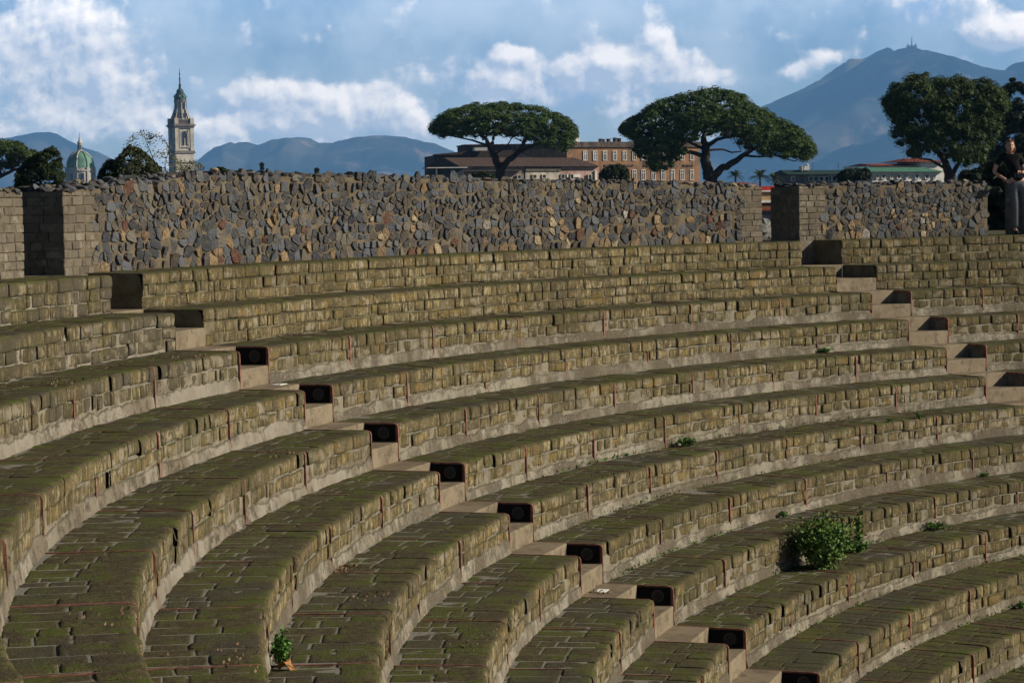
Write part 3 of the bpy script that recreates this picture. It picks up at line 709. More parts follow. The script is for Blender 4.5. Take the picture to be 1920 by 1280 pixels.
M_BARK = mat_simple('pine_bark', (.055, .042, .032), .4, .95, 6, .1, 0, .6, .05)
M_STEM = mat_simple('thin_stems', (.07, .065, .035), .3, .9, 9)

# ------------------------------------------------------------------ vegetation
def leaf_quads(g, centers, size, elong=1.6, up=None):
    n = len(centers); a = g.normal(size=(n, 3)); a /= np.linalg.norm(a, axis=1)[:, None]
    if up is not None: a = a+np.asarray(up); a /= np.linalg.norm(a, axis=1)[:, None]
    b = g.normal(size=(n, 3)); b -= (b*a).sum(1)[:, None]*a; b /= np.linalg.norm(b, axis=1)[:, None]
    s = (size*g.uniform(.6, 1.4, n))[:, None]
    V = np.stack([centers-a*s*elong*.5, centers+b*s*.5, centers+a*s*elong*.5, centers-b*s*.5], 1).reshape(-1, 3)
    return V, np.arange(4*n).reshape(-1, 4), np.repeat(g.random(n), 4)
def puffs_to_leaves(g, cs, rs, flat, per, size, inner=.55):
    n = len(cs)*per; idx = np.repeat(np.arange(len(cs)), per)
    d = g.normal(size=(n, 3)); d /= np.linalg.norm(d, axis=1)[:, None]
    d[:, 2] = np.where(g.random(n) < .65, np.abs(d[:, 2]), d[:, 2])
    rad = rs[idx]*(inner+(1.06-inner)*g.random(n)**.45); P = cs[idx]+d*rad[:, None]*np.array([1, 1, flat])
    V, F, r = leaf_quads(g, P, size)
    tone = np.clip(g.normal(.5, .28, len(cs)), 0, 1); r = np.clip(np.repeat(tone[idx], 4)*.6+r*.4, 0, 1)
    return V, F, r
def tree(name, label, cat, D, top, bot, npf, prad, flat, per, leaf, limbs, mat, group=None, seed=0, deep=.8, bias=.55, core=.46, twigs=40, barkm=None, groundz=None, inner=.55):
    """crown bounded by photo-space outlines top/bot (lists of px), deep = depth/width ratio; limbs = list of (px path, px radii)"""
    g = np.random.default_rng(100+seed); k = D/FPX
    tx, ty = np.array(top, float).T; bx, by = np.array(bot, float).T
    x0, x1 = tx[0], tx[-1]; cx, hw = (x0+x1)/2, (x1-x0)/2
    base = limbs[0][0][0] if limbs else (cx, by.max()); b3 = W(base[0], base[1], D)
    gz = groundz if groundz is not None else np.interp(math.hypot(b3[0], b3[1]), gnd_r, gnd_z)
    o = empty(name, (b3[0], b3[1], gz)); tag(o, label, cat, group)
    fh = np.array([math.sin(YAW), math.cos(YAW), 0.])
    cs = []; rs = []; tries = 0
    while len(cs) < npf and tries < npf*40:
        tries += 1; x = g.uniform(x0, x1); r_ = prad*g.uniform(.7, 1.25)
        yt = np.interp(x, tx, ty); yb = np.interp(x, bx, by)
        if yb-yt < 2: continue
        dm = math.sqrt(max(0, 1-((x-cx)/hw)**2)); w = g.uniform(-1, 1)*dm
        u = g.random()**(1/(1-bias+.001)) if g.random() < bias else g.random()
        u = 1-u if False else u
        y = yt+r_*flat*.8+(yb-yt-r_*flat*1.4)*(1-(1-u) if False else u) if yb-yt > r_*flat*1.6 else (yt+yb)/2
        y = y+(yb-y)*.45*abs(w)**2.2*(1 if y < (yt+yb)/2 else 0)
        xx = min(max(x, x0+r_*.8), x1-r_*.8)
        cs.append(W(xx, y, D)+fh*w*hw*deep*k); rs.append(r_*k)
    for x in np.arange(x0+prad*.5, x1-prad*.4, prad*.42):
        for rep in range(2):
            r_ = prad*g.uniform(.45, 1.15); yt = np.interp(x, tx, ty)+g.normal(0, .15)*prad; yb = np.interp(x, bx, by); w = g.normal(0, .22 if rep == 0 else .45)*math.sqrt(max(0, 1-((x-cx)/hw)**2))
            cs.append(W(x, yt+r_*flat*.75+(.25*abs(w)**1.5)*(yb-yt), D)+fh*w*hw*deep*k); rs.append(r_*k)
    cs = np.array(cs); rs = np.array(rs)
    V, F, r = puffs_to_leaves(g, cs, rs, flat, per, leaf*k, inner)
    Fs = [F]
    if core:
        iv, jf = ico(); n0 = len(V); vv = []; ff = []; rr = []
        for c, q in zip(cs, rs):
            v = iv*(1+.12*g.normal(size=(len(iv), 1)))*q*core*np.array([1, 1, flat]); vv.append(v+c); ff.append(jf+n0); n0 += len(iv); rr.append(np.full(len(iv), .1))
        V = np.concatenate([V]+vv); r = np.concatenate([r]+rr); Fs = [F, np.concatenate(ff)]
    mk('crown', V, Fs, mat, o, {'rnd': r}, False)
    if limbs:
        mb = MB(); ends = []
        for li, (path, rad) in enumerate(limbs):
            pts = np.array([W(p[0], p[1], D+(p[2]*k if len(p) > 2 else 0)) for p in path])
            if li == 0: pts = np.concatenate([[[pts[0][0], pts[0][1], gz-.1]], pts]); rad = [rad[0]*1.25]+list(rad)
            # refine with slight wobble
            t = np.linspace(0, len(pts)-1, (len(pts)-1)*4+1); q = np.stack([np.interp(t, np.arange(len(pts)), pts[:, i]) for i in range(3)], 1)
            rr_ = np.interp(t, np.arange(len(pts)), rad)*k; q[1:-1] += g.normal(0, .10, (len(q)-2, 3))*rr_[1:-1, None]*1.2
            mb.tube(q, rr_, 9, .5); ends += [(q[i], rr_[i]) for i in range(max(2, len(q)//2), len(q))]
        if len(cs) and twigs:
            low = cs[g.permutation(len(cs))[:twigs]]
            for c in low:
                d = [np.linalg.norm(c-e[0]) for e in ends]; j = int(np.argmin(d)); e = ends[j]
                m = (e[0]+c)/2+g.normal(0, .06, 3)*d[j]; m[2] -= .05*d[j]
                mb.tube([e[0], m, c], [min(e[1]*.5, .9*k*3), 1.1*k, .5*k], 5, .5)
        mb.build('trunk', barkm or M_BARK, o, True)
    return o
G_P = 'umbrella pines beyond the wall'
tree('umbrella_pine', 'umbrella pine with flat wide crown and forked trunk in front of the brown roofed building', 'tree', 240,
     [(806, 243), (820, 222), (845, 205), (880, 196), (930, 193), (960, 195), (1005, 198), (1040, 210), (1065, 224), (1083, 246)],
     [(806, 246), (822, 262), (850, 262), (880, 258), (920, 256), (960, 256), (1000, 268), (1030, 282), (1060, 288), (1076, 272), (1083, 250)],
     520, 11, .62, 150, 1.25,
     [([(938, 336), (937, 318), (930, 300), (921, 280)], [10, 8.5, 7, 5]), ([(921, 280), (912, 262, -10), (895, 247, -20), (870, 236, -25)], [5, 3.6, 2.6, 1.4]), ([(921, 282), (924, 262, 12), (930, 240, 20)], [4, 3, 1.5]),
      ([(913, 272), (880, 262, 10), (850, 256, 20)], [2.4, 1.6, 1.0]), ([(937, 318), (955, 300), (975, 283), (985, 262, -8), (995, 240, -14)], [7, 5.6, 4.6, 3.2, 1.6]), ([(972, 286), (1000, 272, 10), (1030, 262, 20), (1052, 254, 24)], [3.6, 2.6, 1.8, 1]),
      ([(905, 262), (918, 250, 30), (945, 240, 40)], [2, 1.4, .8]), ([(926, 290), (950, 275, -18), (962, 255, -30)], [2, 1.4, .8])], M_PINE, G_P, 1, .85, .3, twigs=110)
tree('umbrella_pine', 'largest umbrella pine with domed crown and one long limb reaching right', 'tree', 205,
     [(1162, 240), (1180, 224), (1200, 212), (1230, 190), (1270, 177), (1320, 168), (1350, 167), (1385, 175), (1410, 195), (1450, 215), (1490, 238), (1515, 262), (1526, 285)],
     [(1162, 246), (1180, 262), (1200, 300), (1225, 326), (1262, 318), (1285, 285), (1300, 262), (1330, 258), (1360, 252), (1385, 262), (1400, 280), (1430, 296), (1480, 300), (1505, 304), (1526, 290)],
     900, 12.5, .68, 140, 1.35,
     [([(1332, 350), (1328, 325), (1322, 300), (1322, 275), (1318, 255)], [14, 10.5, 9, 7.5, 5]), ([(1330, 338), (1350, 318), (1375, 305), (1395, 290), (1420, 275, 20), (1450, 262, 30)], [9, 7, 6, 4.5, 3, 1.5]),
      ([(1320, 292), (1290, 284, -15), (1262, 272, -30), (1240, 258, -40)], [4.5, 3.6, 2.4, 1.2]), ([(1321, 280), (1300, 270, 20), (1278, 262, 35)], [3.5, 2.4, 1.2]), ([(1324, 275), (1345, 262, -18), (1370, 256, -30), (1395, 245, -34)], [4.5, 3.2, 2.2, 1.2]),
      ([(1325, 282), (1355, 280, 10), (1372, 286, 15), (1390, 284, 20)], [2.4, 1.8, 1.4, .9]), ([(1395, 292), (1425, 294, -15), (1450, 292, -25)], [2.6, 1.8, 1.0])], M_PINE, G_P, 2, .85, .08, twigs=130)
tree('spreading_pine', 'broad dense pine with rounded crown right of the green roofed buildings', 'tree', 140,
     [(1658, 192), (1676, 160), (1692, 150), (1706, 138), (1732, 137), (1752, 148), (1768, 146), (1790, 141), (1812, 146), (1826, 154), (1845, 146), (1866, 158), (1882, 180), (1888, 205)],
     [(1662, 200), (1675, 235), (1690, 285), (1712, 304), (1735, 300), (1755, 280), (1775, 300), (1800, 318), (1830, 316), (1848, 290), (1862, 255), (1884, 210)],
     620, 14, .85, 170, 1.45,
     [([(1790, 346), (1782, 325), (1770, 300), (1750, 270)], [8, 7, 6, 4]), ([(1776, 348), (1774, 325), (1768, 300)], [5, 4, 3]), ([(1784, 330), (1800, 300), (1815, 260)], [5, 4, 2.5]), ([(1778, 320), (1745, 300, -10), (1722, 296, -14)], [3.4, 2.2, 1.2])], M_PINE2, None, 3, .8, .3, twigs=60)
tree('dark_conifer', 'very dark ragged evergreen filling the right edge behind the person', 'tree', 165,
     [(1842, 250), (1858, 225), (1872, 190), (1885, 165), (1897, 150), (1915, 158), (1950, 150), (1990, 160), (2030, 200)],
     [(1842, 345), (1852, 400), (1880, 440), (1950, 450), (2030, 450)],
     480, 13, .8, 170, 1.9, [([(1930, 350), (1930, 300), (1928, 240)], [9, 7, 4])], M_DARKL, None, 4, .8, .2, twigs=20, core=.7)
tree('dark_conifer', 'low dark evergreen hedge put behind the wall end, darkening the gap beside the person', 'tree', 50,  # hedge put close behind the gap to cover sunlit ground with darkness
     [(1800, 335), (1812, 322), (1835, 318), (1862, 300), (1890, 290), (1940, 285), (2000, 300)],
     [(1800, 352), (1835, 400), (1850, 445), (1940, 450), (2000, 450)],
     220, 13, .8, 130, 2.0, [([(1880, 400), (1880, 350)], [5, 3])], M_DARKL, None, 5, .8, .2, twigs=10, core=.95)
tree('umbrella_pine', 'low spreading pine crown cut off by the left edge of the picture', 'tree', 190,
     [(-120, 300), (-90, 280), (-40, 266), (10, 264), (40, 270), (65, 285), (80, 305)],
     [(-120, 310), (-60, 325), (0, 322), (30, 318), (60, 330), (80, 312)],
     110, 13, .7, 150, 1.8, [([(-25, 375), (-24, 350), (-12, 336), (18, 322), (45, 312)], [7, 6, 5, 3, 1.6]), ([(-24, 350), (-40, 330), (-60, 315)], [5, 3, 1.5])], M_PINE2, G_P, 6, .8, .45, twigs=40)
tree('bush', 'dark green bush on the wall crest left of the green dome', 'bush', 62,
     [(28, 345), (38, 318), (52, 300), (68, 290), (85, 282), (98, 274), (108, 285), (116, 318), (120, 345)],
     [(28, 356), (60, 362), (100, 362), (120, 356)],
     190, 7, .95, 100, 1.7, [([(75, 362), (76, 340), (80, 310)], [3, 2.4, 1.5])], M_SHRUB, None, 7, .8, .15, twigs=30, inner=.4)
tree('bush', 'dark green bush on the wall crest right of the green dome', 'bush', 58,
     [(184, 338), (195, 312), (205, 300), (218, 300), (232, 285), (245, 272), (262, 280), (280, 295), (296, 312), (306, 330)],
     [(184, 350), (220, 352), (270, 350), (306, 345)],
     190, 7, .95, 100, 1.7, [([(245, 352), (246, 330), (248, 300)], [3, 2.4, 1.5])], M_SHRUB, None, 8, .8, .15, twigs=30, inner=.4)
tree('sparse_shrub', 'sparse shrub with thin branches and pale yellow leaves beside the bell tower', 'bush', 50,
     [(222, 330), (228, 290), (240, 262), (255, 246), (275, 244), (295, 248), (312, 262), (325, 290), (345, 302), (365, 300), (382, 310), (388, 330)],
     [(222, 340), (300, 336), (388, 338)],
     170, 9, 1.0, 10, 1.7, [([(300, 350), (296, 320), (280, 280), (270, 255)], [1.2, 1.0, .7, .4]), ([(300, 345), (310, 310), (316, 280)], [1, .7, .4]), ([(296, 330), (255, 290), (240, 268)], [.9, .6, .4]), ([(305, 345), (350, 320), (375, 305)], [1, .7, .4])], M_YEL, None, 9, .5, .1, core=0, twigs=60, barkm=M_STEM, inner=.2)
tree('bush', 'small round bush in front of the orange building', 'bush', 180,
     [(1124, 332), (1130, 320), (1145, 311), (1160, 309), (1175, 316), (1180, 332)], [(1124, 340), (1150, 342), (1180, 340)], 40, 8, .9, 100, 1.6, [([(1152, 342), (1152, 325)], [2, 1])], M_SHRUB, None, 10, .8, .1, twigs=6)
tree('bush', 'low bush between the dark green roof and the light green roof', 'bush', 200,
     [(1570, 336), (1576, 324), (1590, 318), (1605, 320), (1625, 315), (1634, 330)], [(1570, 342), (1600, 344), (1634, 342)], 45, 7, .9, 100, 1.5, [([(1602, 344), (1602, 330)], [2, 1])], M_DARKL, None, 11, .8, .1, twigs=6)
for j, (x, y0, w, h, lab) in enumerate(((491, 322, 4, 17, 'tiny dark cypress poking above the long wall, right of the bell tower'), (594, 326, 4, 11, 'tiny dark cypress tip above the long wall, farther from the bell tower'))):
    tree('cypress', lab, 'tree', 300, [(x-w, y0-h*.6), (x-w*.5, y0-h), (x+w*.5, y0-h), (x+w, y0-h*.6)], [(x-w, y0+14), (x+w, y0+14)], 18, 3, 1.3, 60, 1.0, [([(x, y0+16), (x, y0)], [1.2, .8])], M_DARKL, None, 20+j, .8, .1, twigs=0)
for j, (x, y, w, h, lab) in enumerate(((413, 324, 16, 10, 'small dark tuft of scrub on the wall crest right of the bell tower'), (655, 328, 9, 5, 'tiny scrub tuft on the middle of the wall crest'), (905, 330, 22, 7, 'low dark scrub at the foot of the forked pine'))):
    tree('scrub_tuft', lab, 'bush', 45 if j < 2 else 180, [(x-w, y-h*.2), (x-w*.3, y-h), (x+w*.3, y-h), (x+w, y-h*.2)], [(x-w, y+8), (x+w, y+8)], 14, 4, .8, 50, 1.6, [([(x, y+8), (x, y)], [.8, .4])], M_SHRUB, None, 30+j, .8, .1, twigs=0)
def palm(x, y, D, rpx, label, seed):
    g = np.random.default_rng(seed); k = D/FPX; c = W(x, y, D); gz = float(np.interp(math.hypot(c[0], c[1]), gnd_r, gnd_z))
    o = empty('palm_tree', (c[0], c[1], gz)); tag(o, label, 'palm tree', 'palm trees beyond the right doorway')
    mb = MB(); mb.tube([[c[0], c[1], gz], [c[0], c[1], c[2]]], [2.2*k, 1.8*k], 8); mb.build('trunk', M_BARK, o, True)
    mb = MB()
    for i in range(46):
        a = g.uniform(0, 2*math.pi); el = g.uniform(-.5, 1.2); d = np.array([math.cos(a)*math.cos(el), math.sin(a)*math.cos(el), math.sin(el)]); L = rpx*k*g.uniform(.8, 1.1)
        side = np.cross(d, [0, 0, 1.]); side /= np.linalg.norm(side)+1e-6; rr = g.random()
        pts = [c+d*L*t-np.array([0, 0, 1])*L*.35*t*t for t in np.linspace(0, 1, 7)]
        for t in range(1, 7):
            for sgn in (-1, 1):
                for q in (0, .5):
                    p = pts[t]*(1-q)+pts[t-1]*q; tip = p+side*sgn*L*.28*(1-.09*t)+d*L*.10-np.array([0, 0, .1*L])
                    wv = d*L*.025; mb.add([p-wv, p+wv, tip], [[0, 1, 2]], rr)
    mb.build('fronds', M_PALM, o, False)
palm(1425, 330, 260, 21, 'leftmost tall palm with spiky crown beyond the right doorway', 1)
palm(1452, 334, 260, 17, 'smaller palm just right of the taller palm beyond the doorway', 2)
palm(1379, 328, 230, 17, 'grey green palm beside the trunk of the largest umbrella pine', 3)

# ------------------------------------------------------------------ weeds on the seating
def step_hit(x, y):
    v = FW+RT*(x-960)/FPX-UP*(y-640)/FPX
    t = 5.0
    while t < 70:
        p = CAM+v*t; r = math.hypot(p[0], p[1]); k = math.ceil((R0-r)/TD-1e-9)
        if p[2] <= Zk(k): return p, k
        t += .005
def weed(x, y, hpx, wpx, label, seed, n=500, name='weed', mat=None, leaf=.022, flowers=0, group='weeds growing on the seat rows', stems=14, base=None, ptop=.45):
    g = np.random.default_rng(500+seed); p, k = step_hit(x, y) if base is None else base; D = float((p-CAM)@FW); s = D/FPX
    z0 = Zk(k) if base is None else p[2]; h, w = hpx*s, wpx*s*.5; b = np.array([p[0], p[1], z0])
    o = empty(name, tuple(b)); tag(o, label, 'plant', group)
    mb = MB(); tips = []
    for i in range(stems):
        a = g.uniform(0, 6.28); r = w*math.sqrt(g.random()); hh = h*g.uniform(.55, 1.0)*(1-.35*(r/w)**2)
        tip = b+np.array([math.cos(a)*r, math.sin(a)*r, hh]); m = b+(tip-b)*.55+np.array([0, 0, .12*h])-np.array([math.cos(a), math.sin(a), 0])*r*.25
        bb = b+np.array([math.cos(a), math.sin(a), 0])*r*.35
        mb.tube([bb, m, tip], [.004, .003, .0015], 4, .5, False); tips.append((bb, m, tip))
    mb.build('stems', M_STEM, o)
    C = []
    for i in range(n):
        bb, m, tip = tips[g.integers(len(tips))]; t = g.random()**.6
        q = (1-t)**2*bb+2*t*(1-t)*m+t*t*tip; C.append(q+g.normal(0, 1, 3)*np.array([.22*w, .22*w, .10*h])*(.7+.3*t))
    C = np.array(C); C[:, 2] = np.maximum(C[:, 2], z0+.006)
    V, F, r = leaf_quads(g, C, leaf, 1.7); V[:, 2] = np.maximum(V[:, 2], z0+.004)
    mk('leaves', V, [F], mat or M_WEED, o, {'rnd': r}, False)
    if flowers:
        fm = MB(); iv, jf = ico()
        for i in range(flowers):
            q = tips[g.integers(len(tips))][2]+g.normal(0, 1, 3)*np.array([.25*w, .25*w, .08*h])+np.array([0, 0, .06*h])
            fm.add(iv*.011*np.array([1, 1, .6])+q, jf)
        fm.build('flowers', mat_simple('yellow_flowers', (.55, .42, .04), .2, .7, 9, .2, 0, 0), o)
    return o
weed(1545, 1064, 100, 116, 'big leafy green bush with small yellow flowers growing on a seat row', 1, 5200, 'flowering_bush', M_WEEDD, .026, 34, None, 80)
weed(1600, 1035, 26, 50, 'low bright green clump at the right foot of the flowering bush', 2, 500, leaf=.022)
weed(1609, 1034, 78, 20, 'narrow climbing plant just right of the flowering bush', 3, 450, mat=M_WEEDD, leaf=.026)
weed(1545, 661, 10, 32, 'small bright green weed high up right of centre on a seat row', 4, 260, leaf=.018)
weed(1287, 836, 19, 36, 'dark green rounded weed tuft in the middle of the seating', 5, 500, mat=M_WEEDD, leaf=.02)
weed(1755, 992, 16, 52, 'low wide green weed patch right of the flowering bush', 6, 420, leaf=.018)
weed(1725, 836, 8, 22, 'tiny weed at a plaster base far right of centre', 7, 120, leaf=.014)
weed(1668, 843, 6, 14, 'tiniest weed speck left of another tiny weed at a plaster base', 8, 70, leaf=.012)
weed(1845, 893, 9, 30, 'small weed beside a red divider near the right edge', 9, 160, leaf=.015)
weed(1470, 969, 11, 22, 'small weed on the ledge upper left of the flowering bush', 10, 160, leaf=.016)
weed(1913, 1140, 14, 18, 'small weed cut by the lower right edge', 11, 200, leaf=.018)
weed(528, 1248, 68, 40, 'green leafy weed at the lower left with a dry leaf beside it', 12, 700, mat=M_WEED, leaf=.019, stems=22)
def dry_leaf(x, y, label, r, seed):
    g = np.random.default_rng(seed); p, k = step_hit(x, y); b = np.array([p[0], p[1], Zk(k)+.035]); o = empty('dry_leaf', tuple(b)); tag(o, label, 'leaf')
    n = 20; V = [b+np.array([0, 0, .012])]
    for i in range(n):
        a = 2*math.pi*i/n; rr = r*(1 if i % 4 == 0 else .55 if i % 4 == 2 else .68); V.append(b+np.array([math.cos(a)*rr, math.sin(a)*rr, .035*math.cos(2*a)*1.0-.01]))
    V = np.array(V); T = V-np.array([0, 0, .002]); F = [[0, 1+i, 1+(i+1) % n] for i in range(n)]+[[n+1, n+2+(i+1) % n, n+2+i] for i in range(n)]
    mk('blade', np.concatenate([V, T]), [np.array(F)], mat_simple('dry_orange_leaf', (.36, .17, .06), .25, .7, 20), o, None, False)
    mb = MB(); mb.tube([b, b+np.array([-.03, -.08, -.02])], [.003, .002], 5); mb.build('stalk', M_STEM, o)
dry_leaf(536, 1254, 'dry orange maple leaf lying by the weed at the lower left', .075, 3)

# seedlings, straw and litter caught along the riser feet (nobody could count it)
def riser_foot_cover():
    g = np.random.default_rng(77); C = []
    for t in range(3, 12):
        e = edges(t); th = g.uniform(e['R0']+.02, e['S0']-.02, 5)
        for c0 in th:
            if g.random() < .35+.06*t:
                n = int(g.uniform(30, 130)); a = c0+g.normal(0, .05, n)*g.uniform(.4, 1.6); a = a[(a > e['R0']+.01) & (a < e['S0']-.01)]
                C.append(cyl(a, Rk(t)-.02-abs(g.normal(0, .022, len(a))), Zk(t)-TH+.008+abs(g.normal(0, .016, len(a)))))
    V, F, r = leaf_quads(g, np.concatenate(C), .016, 2.0)
    V[:, 2] = V[:, 2]
    tag(mk('riser_foot_seedlings', V, [F], M_WEEDD, None, {'rnd': r}, False), 'thin green seedlings scattered along the riser feet', 'ground cover', None, 'stuff')
    C = []
    for (x, y, n, sp) in ((625, 1070, 160, .07), (655, 1062, 60, .05), (1120, 1112, 50, .06), (250, 1150, 40, .2), (480, 1230, 50, .2), (900, 1200, 60, .25), (700, 1120, 40, .2), (1400, 1150, 50, .2), (150, 800, 60, .2), (560, 870, 40, .2), (380, 700, 60, .25), (1150, 905, 30, .2)):
        p, k = step_hit(x, y); q = p+g.normal(0, 1, (n, 3))*np.array([sp, sp, 0]); rr = np.hypot(q[:, 0], q[:, 1]); kk = np.ceil((R0-rr)/TD-1e-9); q = q[kk == k]; q[:, 2] = Zk(k)+.006+g.random(len(q))*.006; C.append(q)
    V, F, r = leaf_quads(g, np.concatenate(C), .014, 1.6, (0, 0, 2.5))
    tag(mk('dry_litter', V, [F], mat_leaf('dry_litter', (.10, .05, .025), (.30, .20, .12)), None, {'rnd': r}, False), 'tiny dry brown litter strewn on the seat tops', 'litter', None, 'stuff')
riser_foot_cover()

# ------------------------------------------------------------------ buildings far behind
AXH = np.array([math.cos(YAW), -math.sin(YAW), 0.]); AXF = np.array([math.sin(YAW), math.cos(YAW), 0.]); AXZ = np.array([0, 0, 1.])
def frame(yaw):
    c, s = math.cos(yaw), math.sin(yaw); return (AXH*c+AXF*s, AXF*c-AXH*s, AXZ)
BY = [0.0, 960.0]
def Wb(x, y, D):
    t = math.tan(BY[0]); L0 = (BY[1]-960)/FPX*D
    return W(x, y, (D-t*L0)/(1-t*(x-960)/FPX))
def gz_at(p): return float(np.interp(math.hypot(p[0], p[1]), gnd_r, gnd_z))
def bbox(mb, x0, x1, ytop, ybot, D, depth, yaw=0.0, dD=0.0, r=None):
    """box whose front face spans photo columns x0..x1 and rows ytop..ybot at distance D, turned by the building's own yaw"""
    ax = frame(BY[0]); p0 = Wb(x0, ytop, D); p1 = Wb(x1, ytop, D); xc = (x0+x1)/2; top = Wb(xc, ytop, D)[2]; bot = Wb(xc, ybot, D)[2]
    w = math.hypot(*(p1-p0)[:2])/2; c = (p0+p1)/2; c[2] = (top+bot)/2; c = c+ax[1]*(depth/2+dD); mb.box(c, (w, depth/2, abs(top-bot)/2), ax, r)
def window_part(parent, x, y, w, h, D, frame_m, glass_m, dark=False):
    k = D/FPX; ax = frame(BY[0]); AXH, AXF = ax[0], ax[1]; c = Wb(x, y, D); mb = MB()
    fw = .05
    for dx in (-1, 1): mb.box(c+AXH*dx*(w*k/2), (fw, .10, h*k/2+fw), (AXH, AXF, AXZ))
    for dz in (-1, 1): mb.box(c+AXZ*dz*(h*k/2), (w*k/2-fw, .10, fw), (AXH, AXF, AXZ))
    if not dark: mb.box(c, (.04, .08, h*k/2-fw), (AXH, AXF, AXZ)); mb.box(c+AXZ*h*k*.2-AXF*.01, (w*k/2-fw, .08, .04), (AXH, AXF, AXZ))
    f = mb.build('window', frame_m, parent)
    p = MB(); p.box(c+AXF*.02, (w*k/2-.02, .04, h*k/2-.02), (AXH, AXF, AXZ)); p.build('pane', glass_m, f)
M_GLASS = mat_simple('dark_glass', (.02, .024, .03), .2, .15, 2, .5, 0, 0)
M_CURT = mat_simple('pale_curtained_glass', (.26, .28, .30), .3, .4, 1.5, .4, 0, 0)
M_WHITE = mat_simple('white_paint', (.62, .60, .55), .12, .8, 1.2, .2, 0, 0)
def facade(name, col, stain, sc=.5):
    t = NT(name, .9, .15); c = t.mix(t.step(t.noise(sc, 7, .7), .42, .62), col, stain)
    sp = t.N.new('ShaderNodeVectorMath'); sp.operation = 'MULTIPLY'; t.L.new(t.pos, sp.inputs[0]); sp.inputs[1].default_value = (1, 1, .15)
    c = t.mix(t.ma('MULTIPLY', t.step(t.noise(1.6, 6, .7, sp.outputs[0]), .48, .66), .7), c, tuple(v*.45 for v in stain)); t.bump(t.noise(5, 5, .6), .3, .05); return t.out(c)
M_ORANGE = facade('stained_orange_plaster', (.30, .165, .085), (.19, .125, .085))
M_ORGREY = facade('stained_cornice', (.13, .10, .08), (.06, .05, .045))
M_BROWN = facade('dark_brown_wall', (.085, .062, .050), (.05, .04, .034))
M_ROOFB = mat_simple('brown_tiles', (.080, .054, .044), .35, .9, 3, .1, 0, .5, .05)
M_CREAM = facade('cream_wall', (.50, .45, .36), (.36, .32, .25), .3)
M_PINK = facade('pink_wall', (.42, .28, .24), (.30, .2, .17), .3)
M_GREENR = mat_simple('light_green_roof', (.07, .19, .13), .15, .7, 1.5, .3, 0, .2, .03)
M_GREEND = mat_simple('dark_green_roof', (.016, .042, .035), .2, .7, 1.5, .3, 0, .2, .03)
M_REDR = mat_simple('red_tiled_roof', (.20, .055, .035), .3, .85, 2, .1, 0, .4, .04)
M_YELW = facade('yellow_wall', (.42, .28, .14), (.3, .2, .1), .3)
def hip_roof(mb, x0, x1, yr, ye, D, run, dD=0.0, rx0=None, rx1=None):
    """roof slope facing the camera: eave ye at distance D, ridge yr further back by run metres; closed prism"""
    rx0 = x0 if rx0 is None else rx0; rx1 = x1 if rx1 is None else rx1
    AXF = frame(BY[0])[1]; a, b = Wb(x0, ye, D), Wb(x1, ye, D); c, d = Wb(rx1, yr, D)+AXF*run, Wb(rx0, yr, D)+AXF*run; c[2] += (c[2]-CAM[2])*run/D*0; D = D
    a2, b2 = a+AXF*run*2, b+AXF*run*2; mb.add([a, b, c, d, a2, b2], [[0, 1, 2, 3], [5, 4, 3, 2], [0, 4, 5, 1]]); mb.add([a, b, c, d, a2, b2], [[0, 3, 4], [1, 5, 2]])
# orange building with two floors of windows
BY[:] = [0.5, 1186]; D = 380; p = W(1186, 335, D); o = empty('orange_building', (p[0], p[1], gz_at(p))); tag(o, 'long orange stained two storey building with tall white windows behind the pines', 'building')
gy = 640+(CAM[2]-gz_at(p))/D*FPX*0+0
mb = MB(); bbox(mb, 1063, 1312, 276, 420, D, 18); mb.build('wall', M_ORANGE, o)
mb = MB(); bbox(mb, 1061, 1314, 266, 276, D, 18.6, dD=-.3); mb.build('cornice', M_ORGREY, o)
for rowy, hh, xs in ((292, 17, [1097, 1115.5, 1134, 1152.5, 1171, 1189, 1206, 1225, 1243, 1261, 1279, 1297]), (328, 19, [1097, 1115.5, 1134, 1152.5, 1171, 1189, 1206, 1225, 1243, 1261, 1279, 1297])):
    for x in xs: window_part(o, x, rowy, 7.5, hh, D-.05, M_WHITE, M_CURT if random.random() < .15 else M_GLASS)
mb = MB()
for x in range(1105, 1300, 37): bbox(mb, x-9, x+9, 308.5, 311.5, D, .3, dD=-.2)
mb.build('panel_moulding', M_ORGREY, o)
for x, w, t0 in ((1146, 3, 260), (1151, 3, 261), (1161, 3, 260), (1173, 3, 258), (1181, 3, 259), (1290, 3, 261)):
    mb = MB(); bbox(mb, x-w/2, x+w/2, t0, 266, D, .8, dD=3); bbox(mb, x-w/2-.6, x+w/2+.6, t0-.8, t0, D, 1.0, dD=2.9); mb.build('chimney', M_ORGREY, o)
mb = MB(); bbox(mb, 1086, 1110, 254, 266, D, 3, dD=4); bbox(mb, 1085, 1111, 252.5, 254, D, 3.2, dD=3.9); mb.build('roof_hut', M_WHITE, o)
